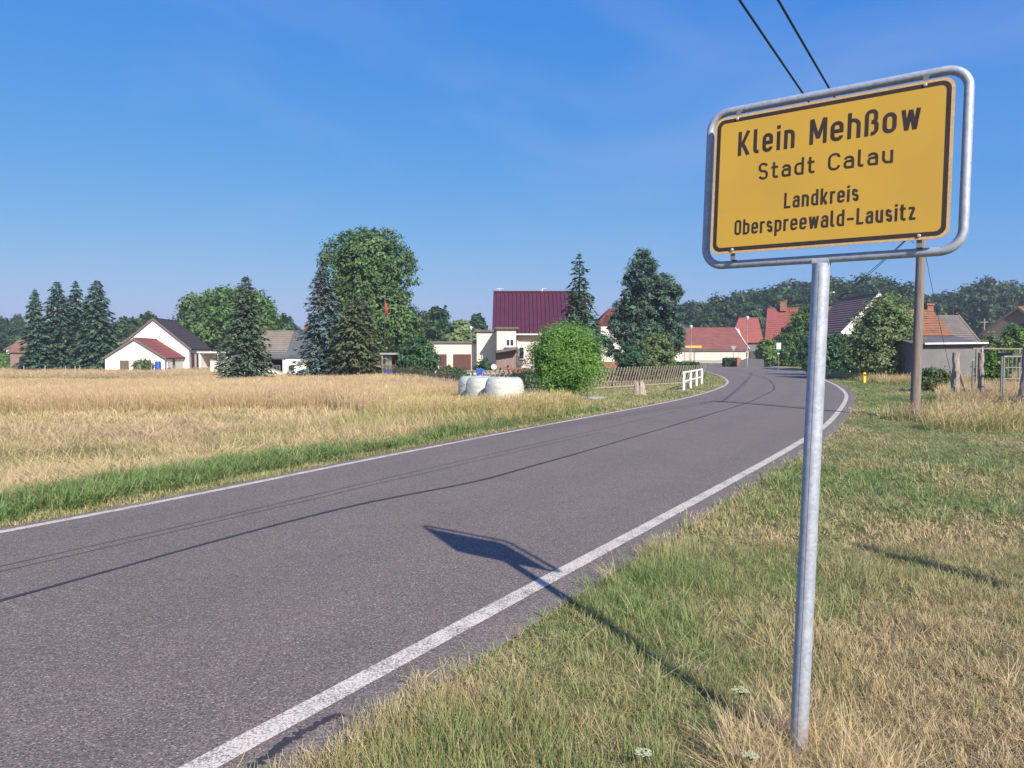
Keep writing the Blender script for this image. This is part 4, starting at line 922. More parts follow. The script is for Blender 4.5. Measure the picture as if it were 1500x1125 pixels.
mb.bar((-W_ / 2 - .3, 4.5, r + .05), (W_ / 2 - 1.3, 4.5, r + .05), .3, .12); rf = mb.build('roof', M['old_red_tile'], o)
mb = MB(); mb.bar((W_ / 2, -.36, e - .05), (W_ / 2 - 1.3, 4.5, r + .06), .12, .08); mb.build('verge_tiles', M['cream_wall'], rf)
mb = MB(); mb.box((0, -.33, e - .22), (W_, .12, .16)); mb.build('gutter', M['grey_trim'], o)
for q in (-5.5, 2.4, 5.6): mb = MB(); mb.box((q, -.02, e / 2), (.10, .05, e - .3)); mb.build('wall_pilaster', M['tan_wall'], o)
mb = MB(); mb.box((-.3, -.03, .3), (W_ - .6, .06, .6)); mb.build('plinth', M['concrete'], o)
o = thing('small_annex', 'little white annex at the left end of the barn', 'outbuilding', (X(985, 132), 132., -.1)); mb = MB(); mb.box((0, 2, 1.1), (3.2, 4, 2.2)); mb.build('wall', M['white_wall'], o); mb = MB(); mb.box((0, 2, 2.28), (3.5, 4.3, .16)); mb.build('roof', M['grey_trim'], o)
d_ = 150.; xl, xr = X(1069, d_), X(1118, d_); W_ = xr - xl; e, r = Z(501, d_), Z(465.5, d_ + 3)
o = thing('side_house', 'middle red roofed house with shaded wall between barn and ivy house', 'house', ((xl + xr) / 2, d_, -.05))
mb = MB(); mb.box((.2, 3, e / 2), (W_ - .9, 5.6, e)); mb.build('wall', M['grey_wall'], o)
R0, R1 = (-W_ / 2 + 2.6, 3, r), (W_ / 2 - .2, 3, r)
mb = MB(); slope(mb, (-W_ / 2 - .3, -.3, e - .1), (W_ / 2, -.3, e - .1), R1, R0, 'rows', .4); slope(mb, (-W_ / 2 - .3, 6.3, e - .1), (W_ / 2, 6.3, e - .1), R1, R0, 'rows', .4); slope(mb, (-W_ / 2 - .3, -.3, e - .1), (-W_ / 2 - .3, 6.3, e - .1), R0, R0, 'rows', .4)
mb.bar(R0, R1, .3, .14); rf = mb.build('roof', M['red_tile'], o)
panel(o, 'door', (X(1104, d_) - (xl + xr) / 2, 0, 1.2), (1, 0, 0), 1.6, 2.3, 'darksteel', .05, 5); window(o, (X(1092, d_) - (xl + xr) / 2, 0, 1.6), (1, 0, 0), 1.0, 1.2)
mb = MB(); mb.box((W_ / 2 - .5, -.2, e * .45), (.5, .4, e * .9)); mb.build('door_pier', M['grey_wall'], o)
# K main: long red roof facing the road, with a gabled ivy wing in front
d_ = 111.; xl, xr = X(1121, d_), X(1232, d_); W_ = xr - xl; zb = -.1; e, r = Z(497.5, d_) - zb, Z(452, d_ + 4) - zb
o = thing('ivy_house', 'red tiled house with brick chimney behind the ivy covered gable', 'house', (xl + W_ / 2 * cos(radians(18)), d_ - W_ / 2 * sin(radians(18)), zb), radians(-18))
mb = MB(); mb.prism([(-W_ / 2 + 1.2, 0, 0), (-W_ / 2 + 1.2, 8, 0), (-W_ / 2 + 1.2, 8, e), (-W_ / 2 + 1.2, 4, r - .25), (-W_ / 2 + 1.2, 0, e)], (W_ - 1.5, 0, 0)); mb.build('wall', M['white_wall'], o)
R0, R1 = (-W_ / 2 + .35, 4, r), (W_ / 2, 4, r); mb = MB()
slope(mb, (-W_ / 2, -.4, e - .25), (W_ / 2, -.4, e - .25), R1, R0, 'rows', .4); slope(mb, (-W_ / 2, 8.4, e - .25), (W_ / 2, 8.4, e - .25), R1, R0, 'rows', .4); mb.bar(R0, R1, .3, .14)
mb.bar((-W_ / 2 - .02, -.42, e - .2), (-W_ / 2 + .35, 4, r + .04), .22, .08); rf = mb.build('roof', M['red_tile'], o)
chimney(rf, (-W_ / 2 + 2.5, 3.6, r - .5), (.9, .9), 1.5, 'brick')
window(o, (X(1127, d_) - (xl + xr) / 2, 0, Z(506, d_) - zb), (1, 0, 0), .8, 1.2)
o, rf = house('ivy_wing', 'gabled front wing grown over with ivy, brown verge and orange brick gable', X(1179, 104), 104., radians(-20), 8.2, 6.5, Z(497, 104), Z(455, 104), 'cream_wall', 'brown_tile', over=.2, gover=.35, verge='brown_door', step=.4)
panel(o, 'brick_gable', (-1.6, 0, Z(487, 104) + .1), (1, 0, 0), 3.2, 1.6, 'brick', .04); window(o, (-3.2, 0, Z(507, 104)), (1, 0, 0), .8, 1.1)
o = thing('driveway_wall', 'grey driveway wall with brick pillar below the dark lamp post', 'wall', (X(1104, 99), 99., -.05))
mb = MB(); mb.box((0, 0, .55), (2.6, .25, 1.1)); mb.build('wall', M['slate'], o); mb = MB(); mb.prism([(-2.2, -.1, 0), (-1.2, -.1, 0), (-1.2, -.1, 1.0), (-1.5, -.1, 1.0)], (0, .3, 0)); mb.build('ramp_wall', M['slate'], o)  # tree shade over this wall is put into its dark colour
mb = MB(); mb.box((-1.9, .3, .6), (.55, .5, 1.25)); mb.build('brick_pillar', M['brick'], o)

# L: dark roofed house behind the big bush
o, rf = house('brown_roof_house', 'house with dark brown tiled roof, white verge and orange brick gable top', X(1285, 72), 72., radians(.5), 6.8, 8.3, Z(484, 72), Z(430, 72), 'white_wall', 'brown_tile', verge='gutter', step=.34, over=.15, gover=.1)
mb = MB(); rr_ = Z(430, 72) - o.location.z; mb.prism([(-1.35, -.03, rr_ - 1.95), (1.35, -.03, rr_ - 1.95), (0, -.03, rr_ - .2)], (0, .06, 0)); mb.build('brick_gable', M['brick'], o); window(o, (0, 0, 3.4), (1, 0, 0), 1.0, 1.2)

# M: orange roof, grey slate roof and lean-to on the right
d_ = 47.; xl, xr = X(1340, d_), X(1437, d_); W_ = xr - xl; zb = -.1
o = thing('lean_to', 'long grey rendered lean-to with white gutter behind the fence posts', 'outbuilding', ((xl + xr) / 2, d_, zb)); e = Z(504, d_) - zb
mb = MB(); mb.prism([(-W_ / 2, 0, 0), (-W_ / 2, 4.5, 0), (-W_ / 2, 4.5, e + .7), (-W_ / 2, 0, e)], (W_, 0, 0)); mb.build('wall', M['grey_wall'], o)
mb = MB(); slope(mb, (-W_ / 2 - .2, -.25, e), (W_ / 2 + .15, -.25, e), (W_ / 2 + .15, 4.6, e + .85), (-W_ / 2 - .2, 4.6, e + .85), 'none', .4, .1); mb.build('roof', M['slate'], o)
mb = MB(); mb.bar((-W_ / 2 + .4, -.33, e + .02), (W_ / 2 + .2, -.33, e + .07), .12, .11); mb.build('gutter', M['gutter'], o)
mb = MB(); mb.tube([(W_ / 2 + .02, -.06, .05), (W_ / 2 + .02, -.06, e)], .045, 8); mb.build('downpipe', M['gutter'], o)
d_ = 50.; xr = X(1392, d_); xl = xr - 4.3; W_ = 4.3; e, r = Z(492, d_) - zb, Z(454, d_ + 2.2) - zb
o = thing('orange_roof_house', 'little house with weathered orange tile roof behind the near utility pole', 'house', ((xl + xr) / 2, d_, zb))
mb = MB(); mb.prism([(-W_ / 2, .1, 0), (W_ / 2 - .15, .1, 0), (W_ / 2 - .15, .1, e - .1), (-W_ / 2, .1, e - .1)], (0, 4, 0)); mb.build('wall', M['grey_wall'], o)
R1 = (X(1363, d_ + 2.2) - (xl + xr) / 2, 2.2, r); R0 = (-W_ / 2, 2.2, r); mb = MB()
slope(mb, (-W_ / 2, -.2, e), (W_ / 2, -.2, e), R1, R0, 'rows', .26); slope(mb, (-W_ / 2, 4.6, e), (W_ / 2, 4.6, e), R1, R0, 'rows', .26); slope(mb, (W_ / 2, -.2, e), (W_ / 2, 4.6, e), R1, R1, 'rows', .26); rf = mb.build('roof', M['orange_tile'], o)
chimney(rf, (X(1361, d_ + 2.2) - (xl + xr) / 2, 2.4, r - .2), (.42, .42), .62, 'red_brick')
d_ = 53.; xl, xr = X(1352, d_), X(1433, d_); W_ = xr - xl; e, r = Z(501, d_) - zb, Z(462, d_ + 2.4) - zb
o = thing('slate_roof_house', 'house with hipped grey slate roof beside the orange roof', 'house', ((xl + xr) / 2, d_, zb))
mb = MB(); mb.box((0, 2.5, (e - .1) / 2), (W_ - .5, 4.6, e - .1)); mb.build('wall', M['grey_wall'], o)
R0, R1 = (-W_ / 2 + .8, 2.4, r), (X(1402, d_ + 2.4) - (xl + xr) / 2, 2.4, r); mb = MB()
slope(mb, (-W_ / 2, -.1, e), (W_ / 2, -.1, e), R1, R0, 'rows', .24); slope(mb, (-W_ / 2, 5, e), (W_ / 2, 5, e), R1, R0, 'rows', .24); slope(mb, (W_ / 2, -.1, e), (W_ / 2, 5, e), R1, R1, 'rows', .24); mb.bar((W_ / 2, -.12, e + .03), (R1[0], R1[1], r + .03), .12, .06); rf = mb.build('roof', M['grey_tile'], o)
for px_ in (1375, 1394): mb = MB(); q = X(px_, d_ + 2.4) - (xl + xr) / 2; mb.tube([(q, 2.4, r), (q, 2.4, r + .5)], .03, 6); mb.build('vent_pipe', M['darksteel'], rf)
# far right brown house
o, rf = house('brown_house', 'brown gabled house with two windows at the right edge', X(1489, 78), 78., radians(-52), 6.6, 11., Z(487, 78), Z(450, 78), 'mauve_wall', 'orange_tile', over=.2)
for q in (-.45, .55): window(o, (q, 0, Z(481, 78) - o.location.z), (1, 0, 0), .62, .95, 'brown_door')

# ------------------------------------------------------------------ vegetation
def quads(C, A, B):
    n = len(C); V = np.stack([C - A * .5, C + B * .5, C + A * .5, C - B * .5], 1).reshape(-1, 3); return V, np.arange(4 * n).reshape(n, 4)
def unit(v): return v / np.maximum(np.linalg.norm(v, axis=1), 1e-9)[:, None]
def crown(lobes, n, size, clump, seed, aspect=.6, up=.35, shell=.8, rough=.16, nclump=None, spread=.6, inner=.14):
    """lobes: (cx,cy,cz,rx,ry,rz,weight). Leaf-sized faces gathered in clumps over and inside the lobes."""
    r = np.random.default_rng(seed); wts = np.array([l[6] for l in lobes], float); wts /= wts.sum(); L = np.array([l[:6] for l in lobes], float)
    nc = nclump or max(20, n // 26); li = r.choice(len(lobes), nc, p=wts); d = unit(r.normal(size=(nc, 3)))
    ph = r.uniform(0, 6.28, (4, 3)); fr = r.normal(size=(4, 3)) * 3.0
    bump = sum(np.sin((d * fr[k]).sum(1) * 1.0 + ph[k, 0] + li) for k in range(4)) / 4
    rad = np.where(r.random(nc) < shell, 1 - np.abs(r.normal(0, .10, nc)), r.random(nc) ** .4 * .9) * (1 + rough * bump)
    cc = L[li, :3] + d * rad[:, None] * L[li, 3:]; tone = np.clip(.45 + .28 * bump + r.normal(0, .17, nc), 0, 1)
    k = r.integers(0, nc, n); off_ = r.normal(size=(n, 3)) * clump * spread * np.array([1, 1, .75]); C = cc[k] + off_
    out = unit(d[k] + r.normal(size=(n, 3)) * .55 + np.array([0, 0, up])); t1 = unit(np.cross(out, r.normal(size=(n, 3)))); t2 = np.cross(out, t1)
    s = size * r.uniform(.6, 1.4, n)[:, None]; asp = np.full((n, 1), aspect)
    ni = int(n * inner)
    if ni:                                                # twigs and shaded leaves deep inside close the view through the crown
        lj = r.choice(len(lobes), ni, p=wts); C[:ni] = L[lj, :3] + unit(r.normal(size=(ni, 3))) * (r.random((ni, 1)) ** .5 * .74) * L[lj, 3:]; s[:ni] *= 2.3; asp[:ni] = .75
    V, F = quads(C, t1 * s, t2 * s * asp)
    lv = np.clip(tone[k] + r.normal(0, .16, n), 0, 1); return V, F, np.repeat(lv, 4)
def trunk_mb(h, r, limbs, seed, bend=.02):
    r_ = np.random.default_rng(seed); mb = MB(); P = [(bend * h * sin(2.2 * t_ + seed), bend * h * cos(1.7 * t_ + seed), h * t_ - .2) for t_ in np.linspace(0, 1, 7)]
    mb.tube(P, [r * (1.25 - .95 * t_) for t_ in np.linspace(0, 1, 7)], 10)
    for k in range(limbs):
        t_ = r_.uniform(.35, .9); i = int(t_ * 6); a = r_.uniform(0, 6.28); q = Vector(P[i]); ln = h * r_.uniform(.25, .45)
        e_ = q + Vector((cos(a) * ln * .75, sin(a) * ln * .75, ln * .65)); m_ = (q + e_) / 2 + Vector((0, 0, -.06 * ln)); mb.tube([q, m_, e_], [r * .45 * (1 - .5 * t_), r * .3 * (1 - .5 * t_), r * .1], 7)
    return mb
def tree(name, label, x, y, lobes, n, size, clump, mat, seed, th, tr, limbs=7, z=None, cat='tree', group=None, stem='trunk', crownname='crown', **kw):
    o = thing(name, label, cat, (x, y, ter1(x, y) if z is None else z), 0, group)
    if tr > 0: trunk_mb(th, tr, limbs, seed).build(stem, M['bark'], o, True)
    V, F, lv = crown(lobes, n, size, clump, seed, **kw); mesh_np(crownname, V, F, M[mat], o, {'lv': lv}); return o

def conifer_arrays(h, R, seed, z0=.25, p=.9, nlev=40, nb=10, nq=16, droop=.25, rise=.08, size=.42, ragged=.2, upper=1.0, wid=.4):
    r = np.random.default_rng(seed); Cs = []; As = []; Bs = []; lv = []
    for i in range(nlev):
        t_ = (i + r.uniform(-.3, .3)) / nlev; t_ = min(max(t_, 0), .985); z = z0 + (h - z0) * t_; Ri = R * (1 - t_) ** p + .06; m = max(4, int(nb * (.45 + .55 * (1 - t_))))
        yaw0 = r.uniform(0, 6.28)
        for k in range(m):
            a = yaw0 + 2 * pi * k / m + r.normal(0, .2); L_ = Ri * r.uniform(1 - ragged * 1.6, 1 + ragged * .5); d = np.array([cos(a), sin(a), 0]); sd_ = np.array([-sin(a), cos(a), 0])
            q = max(4, int(nq * (.3 + .7 * L_ / R))); u = r.uniform(.12, 1, q) ** .75; dr = droop * L_ * r.uniform(.7, 1.3); ri = rise * L_ + (.35 * L_ * max(0, t_ - .6) * 2.5)
            side = r.uniform(-1, 1, q); wd = L_ * wid * (1.05 - u) + .05
            C = d * (L_ * u)[:, None] + sd_ * (side * wd)[:, None]; C[:, 2] += z + ri * u - dr * u ** 2 - np.abs(side) * wd * .25 + r.normal(0, .05, q)
            A = unit(d[None] * .75 + sd_[None] * side[:, None] * .9 + np.stack([np.zeros(q), np.zeros(q), -.35 + r.normal(0, .25, q)], 1)); nn = unit(np.stack([r.normal(0, .35, q), r.normal(0, .35, q), np.ones(q)], 1)); B = unit(np.cross(A, nn))
            s = size * (.45 + .55 * min(1, L_ / (R * .5))) * r.uniform(.6, 1.35, q)
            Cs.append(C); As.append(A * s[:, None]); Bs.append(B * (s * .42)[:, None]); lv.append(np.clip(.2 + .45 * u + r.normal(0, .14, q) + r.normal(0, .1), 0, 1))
    V, F = quads(np.concatenate(Cs), np.concatenate(As), np.concatenate(Bs)); return V, F, np.repeat(np.concatenate(lv), 4)
def spruce(label, x, y, h, R, seed, mat='spruce', z=None, group=None, cone=False, **kw):
    o = thing('spruce_tree', label, 'tree', (x, y, ter1(x, y) if z is None else z), random.uniform(0, 6), group)
    mb = MB(); mb.tube([(0, 0, -.2), (0, 0, h * .5), (0, 0, h * 1.0)], [.028 * h * .6, .012 * h, .008], 9); mb.build('trunk', M['bark'], o, True)
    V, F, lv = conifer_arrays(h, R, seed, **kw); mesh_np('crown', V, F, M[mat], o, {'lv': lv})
    if cone:
        V, F, lv = conifer_arrays(h * 1.0, R * .42, seed + 1, z0=h * .68, nlev=18, nb=9, nq=12, droop=.6, size=.32, ragged=.12); tag(mesh_np('cone_clusters', V, F, M['cone'], o, {'lv': lv}), kind='stuff')
    return o
D = ter1
# four dark spruces on the left, each its own
SPV = {1: (.72, .30, .34), 2: (.58, .5, .26), 3: (.74, .38, .3), 4: (.60, .42, .22)}
for (px_, d_, yt, hw, sd_, lb) in ((54, 98, 424, 19, 1, 'leftmost and smallest of the four dark spruces left of the white house'), (86, 101, 412, 26, 2, 'second from left of the four dark spruces left of the white house'),
                                   (114, 103, 411, 25, 3, 'third from left of the four dark spruces left of the white house'), (144, 100, 410, 27, 4, 'rightmost of the four dark spruces left of the white house')):
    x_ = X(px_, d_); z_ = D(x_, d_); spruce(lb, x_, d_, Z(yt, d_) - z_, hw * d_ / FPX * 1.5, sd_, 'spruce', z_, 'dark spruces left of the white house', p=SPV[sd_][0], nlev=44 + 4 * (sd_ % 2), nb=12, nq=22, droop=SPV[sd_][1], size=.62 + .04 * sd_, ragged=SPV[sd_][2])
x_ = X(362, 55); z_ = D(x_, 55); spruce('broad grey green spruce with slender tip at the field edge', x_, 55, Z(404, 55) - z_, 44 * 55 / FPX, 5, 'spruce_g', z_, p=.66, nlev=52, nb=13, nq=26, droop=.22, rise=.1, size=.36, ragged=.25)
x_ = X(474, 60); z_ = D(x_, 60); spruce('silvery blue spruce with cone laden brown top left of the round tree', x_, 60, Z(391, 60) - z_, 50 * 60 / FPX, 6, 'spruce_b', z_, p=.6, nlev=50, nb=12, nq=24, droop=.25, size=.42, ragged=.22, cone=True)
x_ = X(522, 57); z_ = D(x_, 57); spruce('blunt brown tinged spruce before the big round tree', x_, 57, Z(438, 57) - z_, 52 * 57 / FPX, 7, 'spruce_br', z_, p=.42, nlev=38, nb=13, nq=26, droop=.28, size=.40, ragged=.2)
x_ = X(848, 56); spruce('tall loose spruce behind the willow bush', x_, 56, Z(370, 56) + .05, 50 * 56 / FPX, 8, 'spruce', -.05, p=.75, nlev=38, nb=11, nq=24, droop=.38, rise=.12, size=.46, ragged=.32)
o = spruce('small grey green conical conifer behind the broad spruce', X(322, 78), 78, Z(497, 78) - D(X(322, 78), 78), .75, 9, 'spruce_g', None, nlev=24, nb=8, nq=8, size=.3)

# big round tree: one dome with a heavy lower right skirt
d_ = 80.; x_ = X(543, d_); z_ = D(x_, d_); s_ = d_ / FPX
def lb(px, py, rx, ry, rz_, wt, dd=0): return (X(px, d_) - x_, dd, Z(py, d_) - z_, rx * s_, ry * s_, rz_ * s_, wt)
tree('round_tree', 'big dome shaped dark green tree taller than all around it', x_, d_, [lb(540, 402, 70, 62, 67, 6), lb(556, 455, 54, 56, 40, 3, -.8), lb(572, 478, 48, 50, 36, 2.4, -1.2), lb(520, 455, 46, 50, 60, 1.5), lb(598, 476, 24, 26, 22, 1, -1), lb(548, 372, 50, 50, 36, 1.5)], 40000, .30, .42, 'chestnut', 21, 7., .42, 9, rough=.13, shell=.85, nclump=1500, aspect=.7)
d_ = 122.; x_ = X(330, d_); z_ = D(x_, d_); s_ = d_ / FPX
tree('broadleaf_tree', 'wide light green tree behind the spruce and the white house', x_, d_, [lb(300, 480, 44, 42, 44, 3), lb(345, 466, 50, 46, 40, 3), lb(382, 472, 26, 28, 36, 1.5), lb(335, 440, 30, 30, 18, 1), lb(290, 455, 24, 24, 22, 1), lb(375, 446, 24, 24, 20, 1), lb(280, 500, 24, 24, 26, 1)], 20000, .55, .75, 'broad', 22, 6.5, .45, 9, rough=.18, nclump=700)
for (px_, d_, yt, hw, sd_, mt, lb_) in ((636, 128, 452, 30, 31, 'forest', 'dark broad tree right of the big round tree'), (675, 118, 469, 28, 32, 'bush', 'paler green tree behind the flat roofed garage'), (699, 150, 461, 16, 33, 'forest', 'small dark round tree left of the maroon roof'),
                                        (185, 150, 466, 24, 34, 'forest', 'dark tree between the spruces and the white gable'), (215, 160, 459, 22, 35, 'forest', 'tree top peeking over the white gable from behind'), (415, 150, 464, 24, 36, 'forest', 'dark tree between the broad tree and the blue spruce'),
                                        (172, 110, 505, 16, 37, 'bush', 'light green shrub at the left corner of the white outbuilding'), (10, 108, 522, 16, 38, 'broad', 'light green shrub at the left edge before the small house')):
    x_ = X(px_, d_); z_ = D(x_, d_); s_ = d_ / FPX; H_ = Z(yt, d_) - z_; hw_ = hw * s_
    tree('broadleaf_tree' if H_ > 4 else 'shrub', lb_, x_, d_, [(0, 0, H_ * .62, hw_ * .85, hw_ * .8, H_ * .38, 3), (-hw_ * .45, 0, H_ * .45, hw_ * .6, hw_ * .6, H_ * .35, 1.5), (hw_ * .5, -.3, H_ * .42, hw_ * .55, hw_ * .6, H_ * .34, 1.5), (hw_ * .1, .2, H_ * .8, hw_ * .5, hw_ * .5, H_ * .2, 1)], 4200, .055 * d_ ** .5 + .1, .5, mt, sd_, H_ * .6, .03 * H_, 6, cat='tree' if H_ > 4 else 'shrub', rough=.2)
# pine
d_ = 63.; x_ = X(915, d_); z_ = -.05; s_ = d_ / FPX
pl_ = []; rr = np.random.default_rng(77)
for (py, x0, x1, k) in ((378, 936, 950, 3), (390, 928, 960, 5), (404, 922, 966, 7), (418, 916, 968, 9), (432, 912, 976, 11), (446, 904, 986, 14), (460, 899, 992, 15), (474, 898, 997, 16), (488, 900, 999, 15), (500, 910, 996, 11), (512, 930, 992, 7), (408, 974, 984, 2), (424, 976, 994, 5), (512, 890, 905, 2), (502, 880, 896, 2)):
    for j in range(k): px_ = x0 + (x1 - x0) * (j + rr.uniform(.2, .8)) / k; pl_.append((X(px_, d_) - x_, rr.uniform(-1.4, 1.4) * (1 - abs(px_ - 945) / 80), Z(py + rr.uniform(-9, 9), d_) - z_, 10 * s_ * rr.uniform(.8, 1.3), 14 * s_, 9 * s_ * rr.uniform(.8, 1.3), 1))
o = tree('pine_tree', 'dense blue green pine with bare lower trunk and a lower second leader', x_, d_, pl_, 38000, .25, .27, 'pine', 41, .1, 0, aspect=.32, up=.8, rough=.14, shell=.6, inner=.06)
mb = MB(); mb.tube([(0, 0, -.1), (.1, 0, 2), (.5, 0, 4.5), (1.3, 0, 6.5), (1.6, 0, 8.2)], [.17, .14, .11, .08, .03], 9); mb.tube([(-.35, .5, -.1), (-.3, .4, 2), (.2, .2, 4)], [.08, .07, .05], 8); mb.tube([(.6, 0, 3.4), (2.4, 0, 4.6), (3.6, 0, 6.)], [.09, .07, .03], 8)
for k in range(14): q = rr.uniform(2, 7); a = rr.uniform(0, 6.28); bx = .1 + q * .17; mb.tube([(bx, 0, q), (bx + 1.4 * cos(a), 1.2 * sin(a), q + .4)], [.04, .015], 6)
mb.build('trunk', M['bark'], o, True)

# willow bush, loose bush, hedges, ivy, big right bush
def bushthing(name, label, px0, px1, ytop, d_, n, size, clump, mat, seed, zb=None, depth=.8, lobes=None, cat='bush', **kw):
    x_ = X((px0 + px1) / 2, d_); z_ = D(x_, d_) if zb is None else zb; hw = (px1 - px0) / 2 * d_ / FPX; H_ = Z(ytop, d_) - z_
    lobes = lobes(hw, H_) if lobes else [(0, 0, H_ * .5, hw * .92, hw * depth, H_ * .47, 4), (-hw * .4, 0, H_ * .42, hw * .58, hw * depth * .7, H_ * .42, 1.5), (hw * .42, 0, H_ * .42, hw * .56, hw * depth * .7, H_ * .42, 1.5), (0, 0, H_ * .75, hw * .6, hw * depth * .6, H_ * .24, 1)]
    return tree(name, label, x_, d_, lobes, n, size, clump, mat, seed, H_ * .55, .035 * H_, 9, z_, cat, None, 'stem', 'foliage', **kw)
bushthing('willow_bush', 'round bright green willow bush beside the lattice fence', 771, 889, 472, 31.5, 34000, .125, .19, 'willow', 51, aspect=.26, up=.9, rough=.2, nclump=900, spread=.85,
          lobes=lambda hw, H_: [(0, 0, H_ * .58, hw * .93, hw * .85, H_ * .40, 5), (-hw * .35, -.1, H_ * .5, hw * .62, hw * .7, H_ * .42, 2), (hw * .35, -.1, H_ * .47, hw * .6, hw * .7, H_ * .36, 2), (0, 0, H_ * .3, hw * .6, hw * .6, H_ * .3, 1.2), (-hw * .1, 0, H_ * .8, hw * .62, hw * .6, H_ * .2, 1)])
bushthing('lilac_bush', 'dense dark green rounded hedge bush left of the garage', 582, 645, 494, 53, 9000, .17, .22, 'hedge', 52, depth=.9, rough=.08)
bushthing('loose_bush', 'grey green loose bush under the pine', 925, 990, 486, 54, 7500, .17, .25, 'bush', 53, -.1, depth=.9)
bushthing('low_bush', 'lower dark green bush at the left foot of the pine', 903, 950, 508, 51, 5000, .16, .2, 'hedge', 54, -.1, depth=.9)
bushthing('dome_bush', 'clipped dome bush before the beige stair block', 694, 723, 523.5, 50, 3000, .10, .08, 'hedge', 55, -.1, depth=1., rough=.03, lobes=lambda hw, H_: [(0, 0, H_ * .45, hw, hw, H_ * .55, 1)])
bushthing('thuja_column', 'dark ivy covered column at the corner of the ivy house', 1108, 1137, 497, 100, 3500, .3, .3, 'ivy', 56, -.05, depth=1., lobes=lambda hw, H_: [(0, 0, H_ * .5, hw, hw, H_ * .5, 1)])
bushthing('ivy', 'mass of ivy with yellowish leaves covering the gable of the red roofed house', 1132, 1206, 446, 103, 11000, .34, .4, 'ivy', 57, -.05, depth=.35, cat='ivy', rough=.14,
          lobes=lambda hw, H_: [(-.1, .4, H_ * .3, hw, hw * .4, H_ * .32, 3), (hw * .3, .6, H_ * .62, hw * .62, hw * .3, H_ * .36, 2.5), (hw * .55, .6, H_ * .8, hw * .4, hw * .3, H_ * .2, 1), (-hw * .55, 0, H_ * .22, hw * .45, hw * .4, H_ * .24, 1)])
bushthing('tall_hedge', 'dense dark hedge before the brown roofed house', 1172, 1268, 488, 61, 12000, .2, .22, 'hedge', 58, -.05, depth=.35, rough=.05,
          lobes=lambda hw, H_: [(-hw * .5, 0, H_ * .5, hw * .55, hw * .4, H_ * .5, 1), (hw * .1, 0, H_ * .5, hw * .55, hw * .4, H_ * .5, 1), (hw * .55, 0, H_ * .48, hw * .5, hw * .4, H_ * .48, 1)])
bushthing('big_bush', 'tall airy grey green bush hiding the gable of the brown roofed house', 1238, 1350, 432, 50, 17000, .18, .3, 'bush', 59, -.05, rough=.18, nclump=800,
          lobes=lambda hw, H_: [(0, 0, H_ * .55, hw * .85, hw * .8, H_ * .42, 4), (-hw * .45, 0, H_ * .36, hw * .55, hw * .6, H_ * .34, 2), (hw * .5, 0, H_ * .36, hw * .52, hw * .6, H_ * .34, 2), (hw * .1, 0, H_ * .8, hw * .5, hw * .5, H_ * .2, 1.5), (0, -.3, H_ * .2, hw * .9, hw * .7, H_ * .2, 1.5)])
bushthing('low_bush', 'low green bushes at the foot of the near utility pole', 1345, 1392, 541, 36, 4000, .13, .2, 'weed', 60, -.05, depth=.6)
bushthing('fruit_tree', 'leafy green tree right of the grey lean-to', 1424, 1470, 488, 58, 5000, .22, .3, 'bush', 61, -.05, cat='tree')
bushthing('green_bush', 'round green bush below the brown house at the right edge', 1462, 1503, 474, 62, 5000, .2, .3, 'broad', 62, -.05)
bushthing('vine_bush', 'dark climbing bush behind the pergola rail', 1430, 1480, 512, 40, 4500, .15, .2, 'ivy', 63, -.05, depth=.5)
bushthing('low_bush', 'low shrub growing against the white outbuilding', 192, 226, 526, 95, 1800, .22, .25, 'bush', 64, None)
bushthing('low_bush', 'low green shrub left of the white bales', 640, 672, 538, 44, 2600, .13, .18, 'weed', 65, None)
def hedge_box(name, label, x, y, rz, L_, W_, H_, n, size, mat, seed, z=-.05):
    o = thing(name, label, 'hedge', (x, y, z), rz); r = np.random.default_rng(seed); m = n
    P = np.stack([r.uniform(-L_ / 2, L_ / 2, m), r.uniform(-W_ / 2, W_ / 2, m), r.uniform(.02, H_, m)], 1); f = r.random(m)
    P[f < .4, 2] = H_ + r.normal(0, .03, (f < .4).sum()); q = (f >= .4) & (f < .8); P[q, 1] = np.sign(r.normal(size=q.sum())) * W_ / 2 + r.normal(0, .03, q.sum()); q = f >= .9; P[q, 0] = np.sign(r.normal(size=q.sum())) * L_ / 2
    nn = unit(r.normal(size=(m, 3)) + np.array([0, 0, .5])); t1 = unit(np.cross(nn, r.normal(size=(m, 3)))); t2 = np.cross(nn, t1); s = size * r.uniform(.6, 1.4, m)[:, None]
    V, F = quads(P, t1 * s, t2 * s * .7); mesh_np('foliage', V, F, M[mat], o, {'lv': np.repeat(np.clip(r.normal(.45, .22, m), 0, 1), 4)})
    mb = MB(); mb.box((0, 0, H_ * .45), (L_ * .94, W_ * .7, H_ * .9)); mb.build('stem', M['bark'], o)
hedge_box('clipped_hedge', 'long low clipped hedge behind the lattice fence', X(975, 56), 56, .75, 7.5, 1.0, 1.1, 8000, .14, 'hedge', 71)
hedge_box('clipped_hedge', 'small square clipped hedge beside the brick pillar', X(1071, 101), 101, 0, 2.0, 1.4, 1.15, 2200, .2, 'hedge', 72)
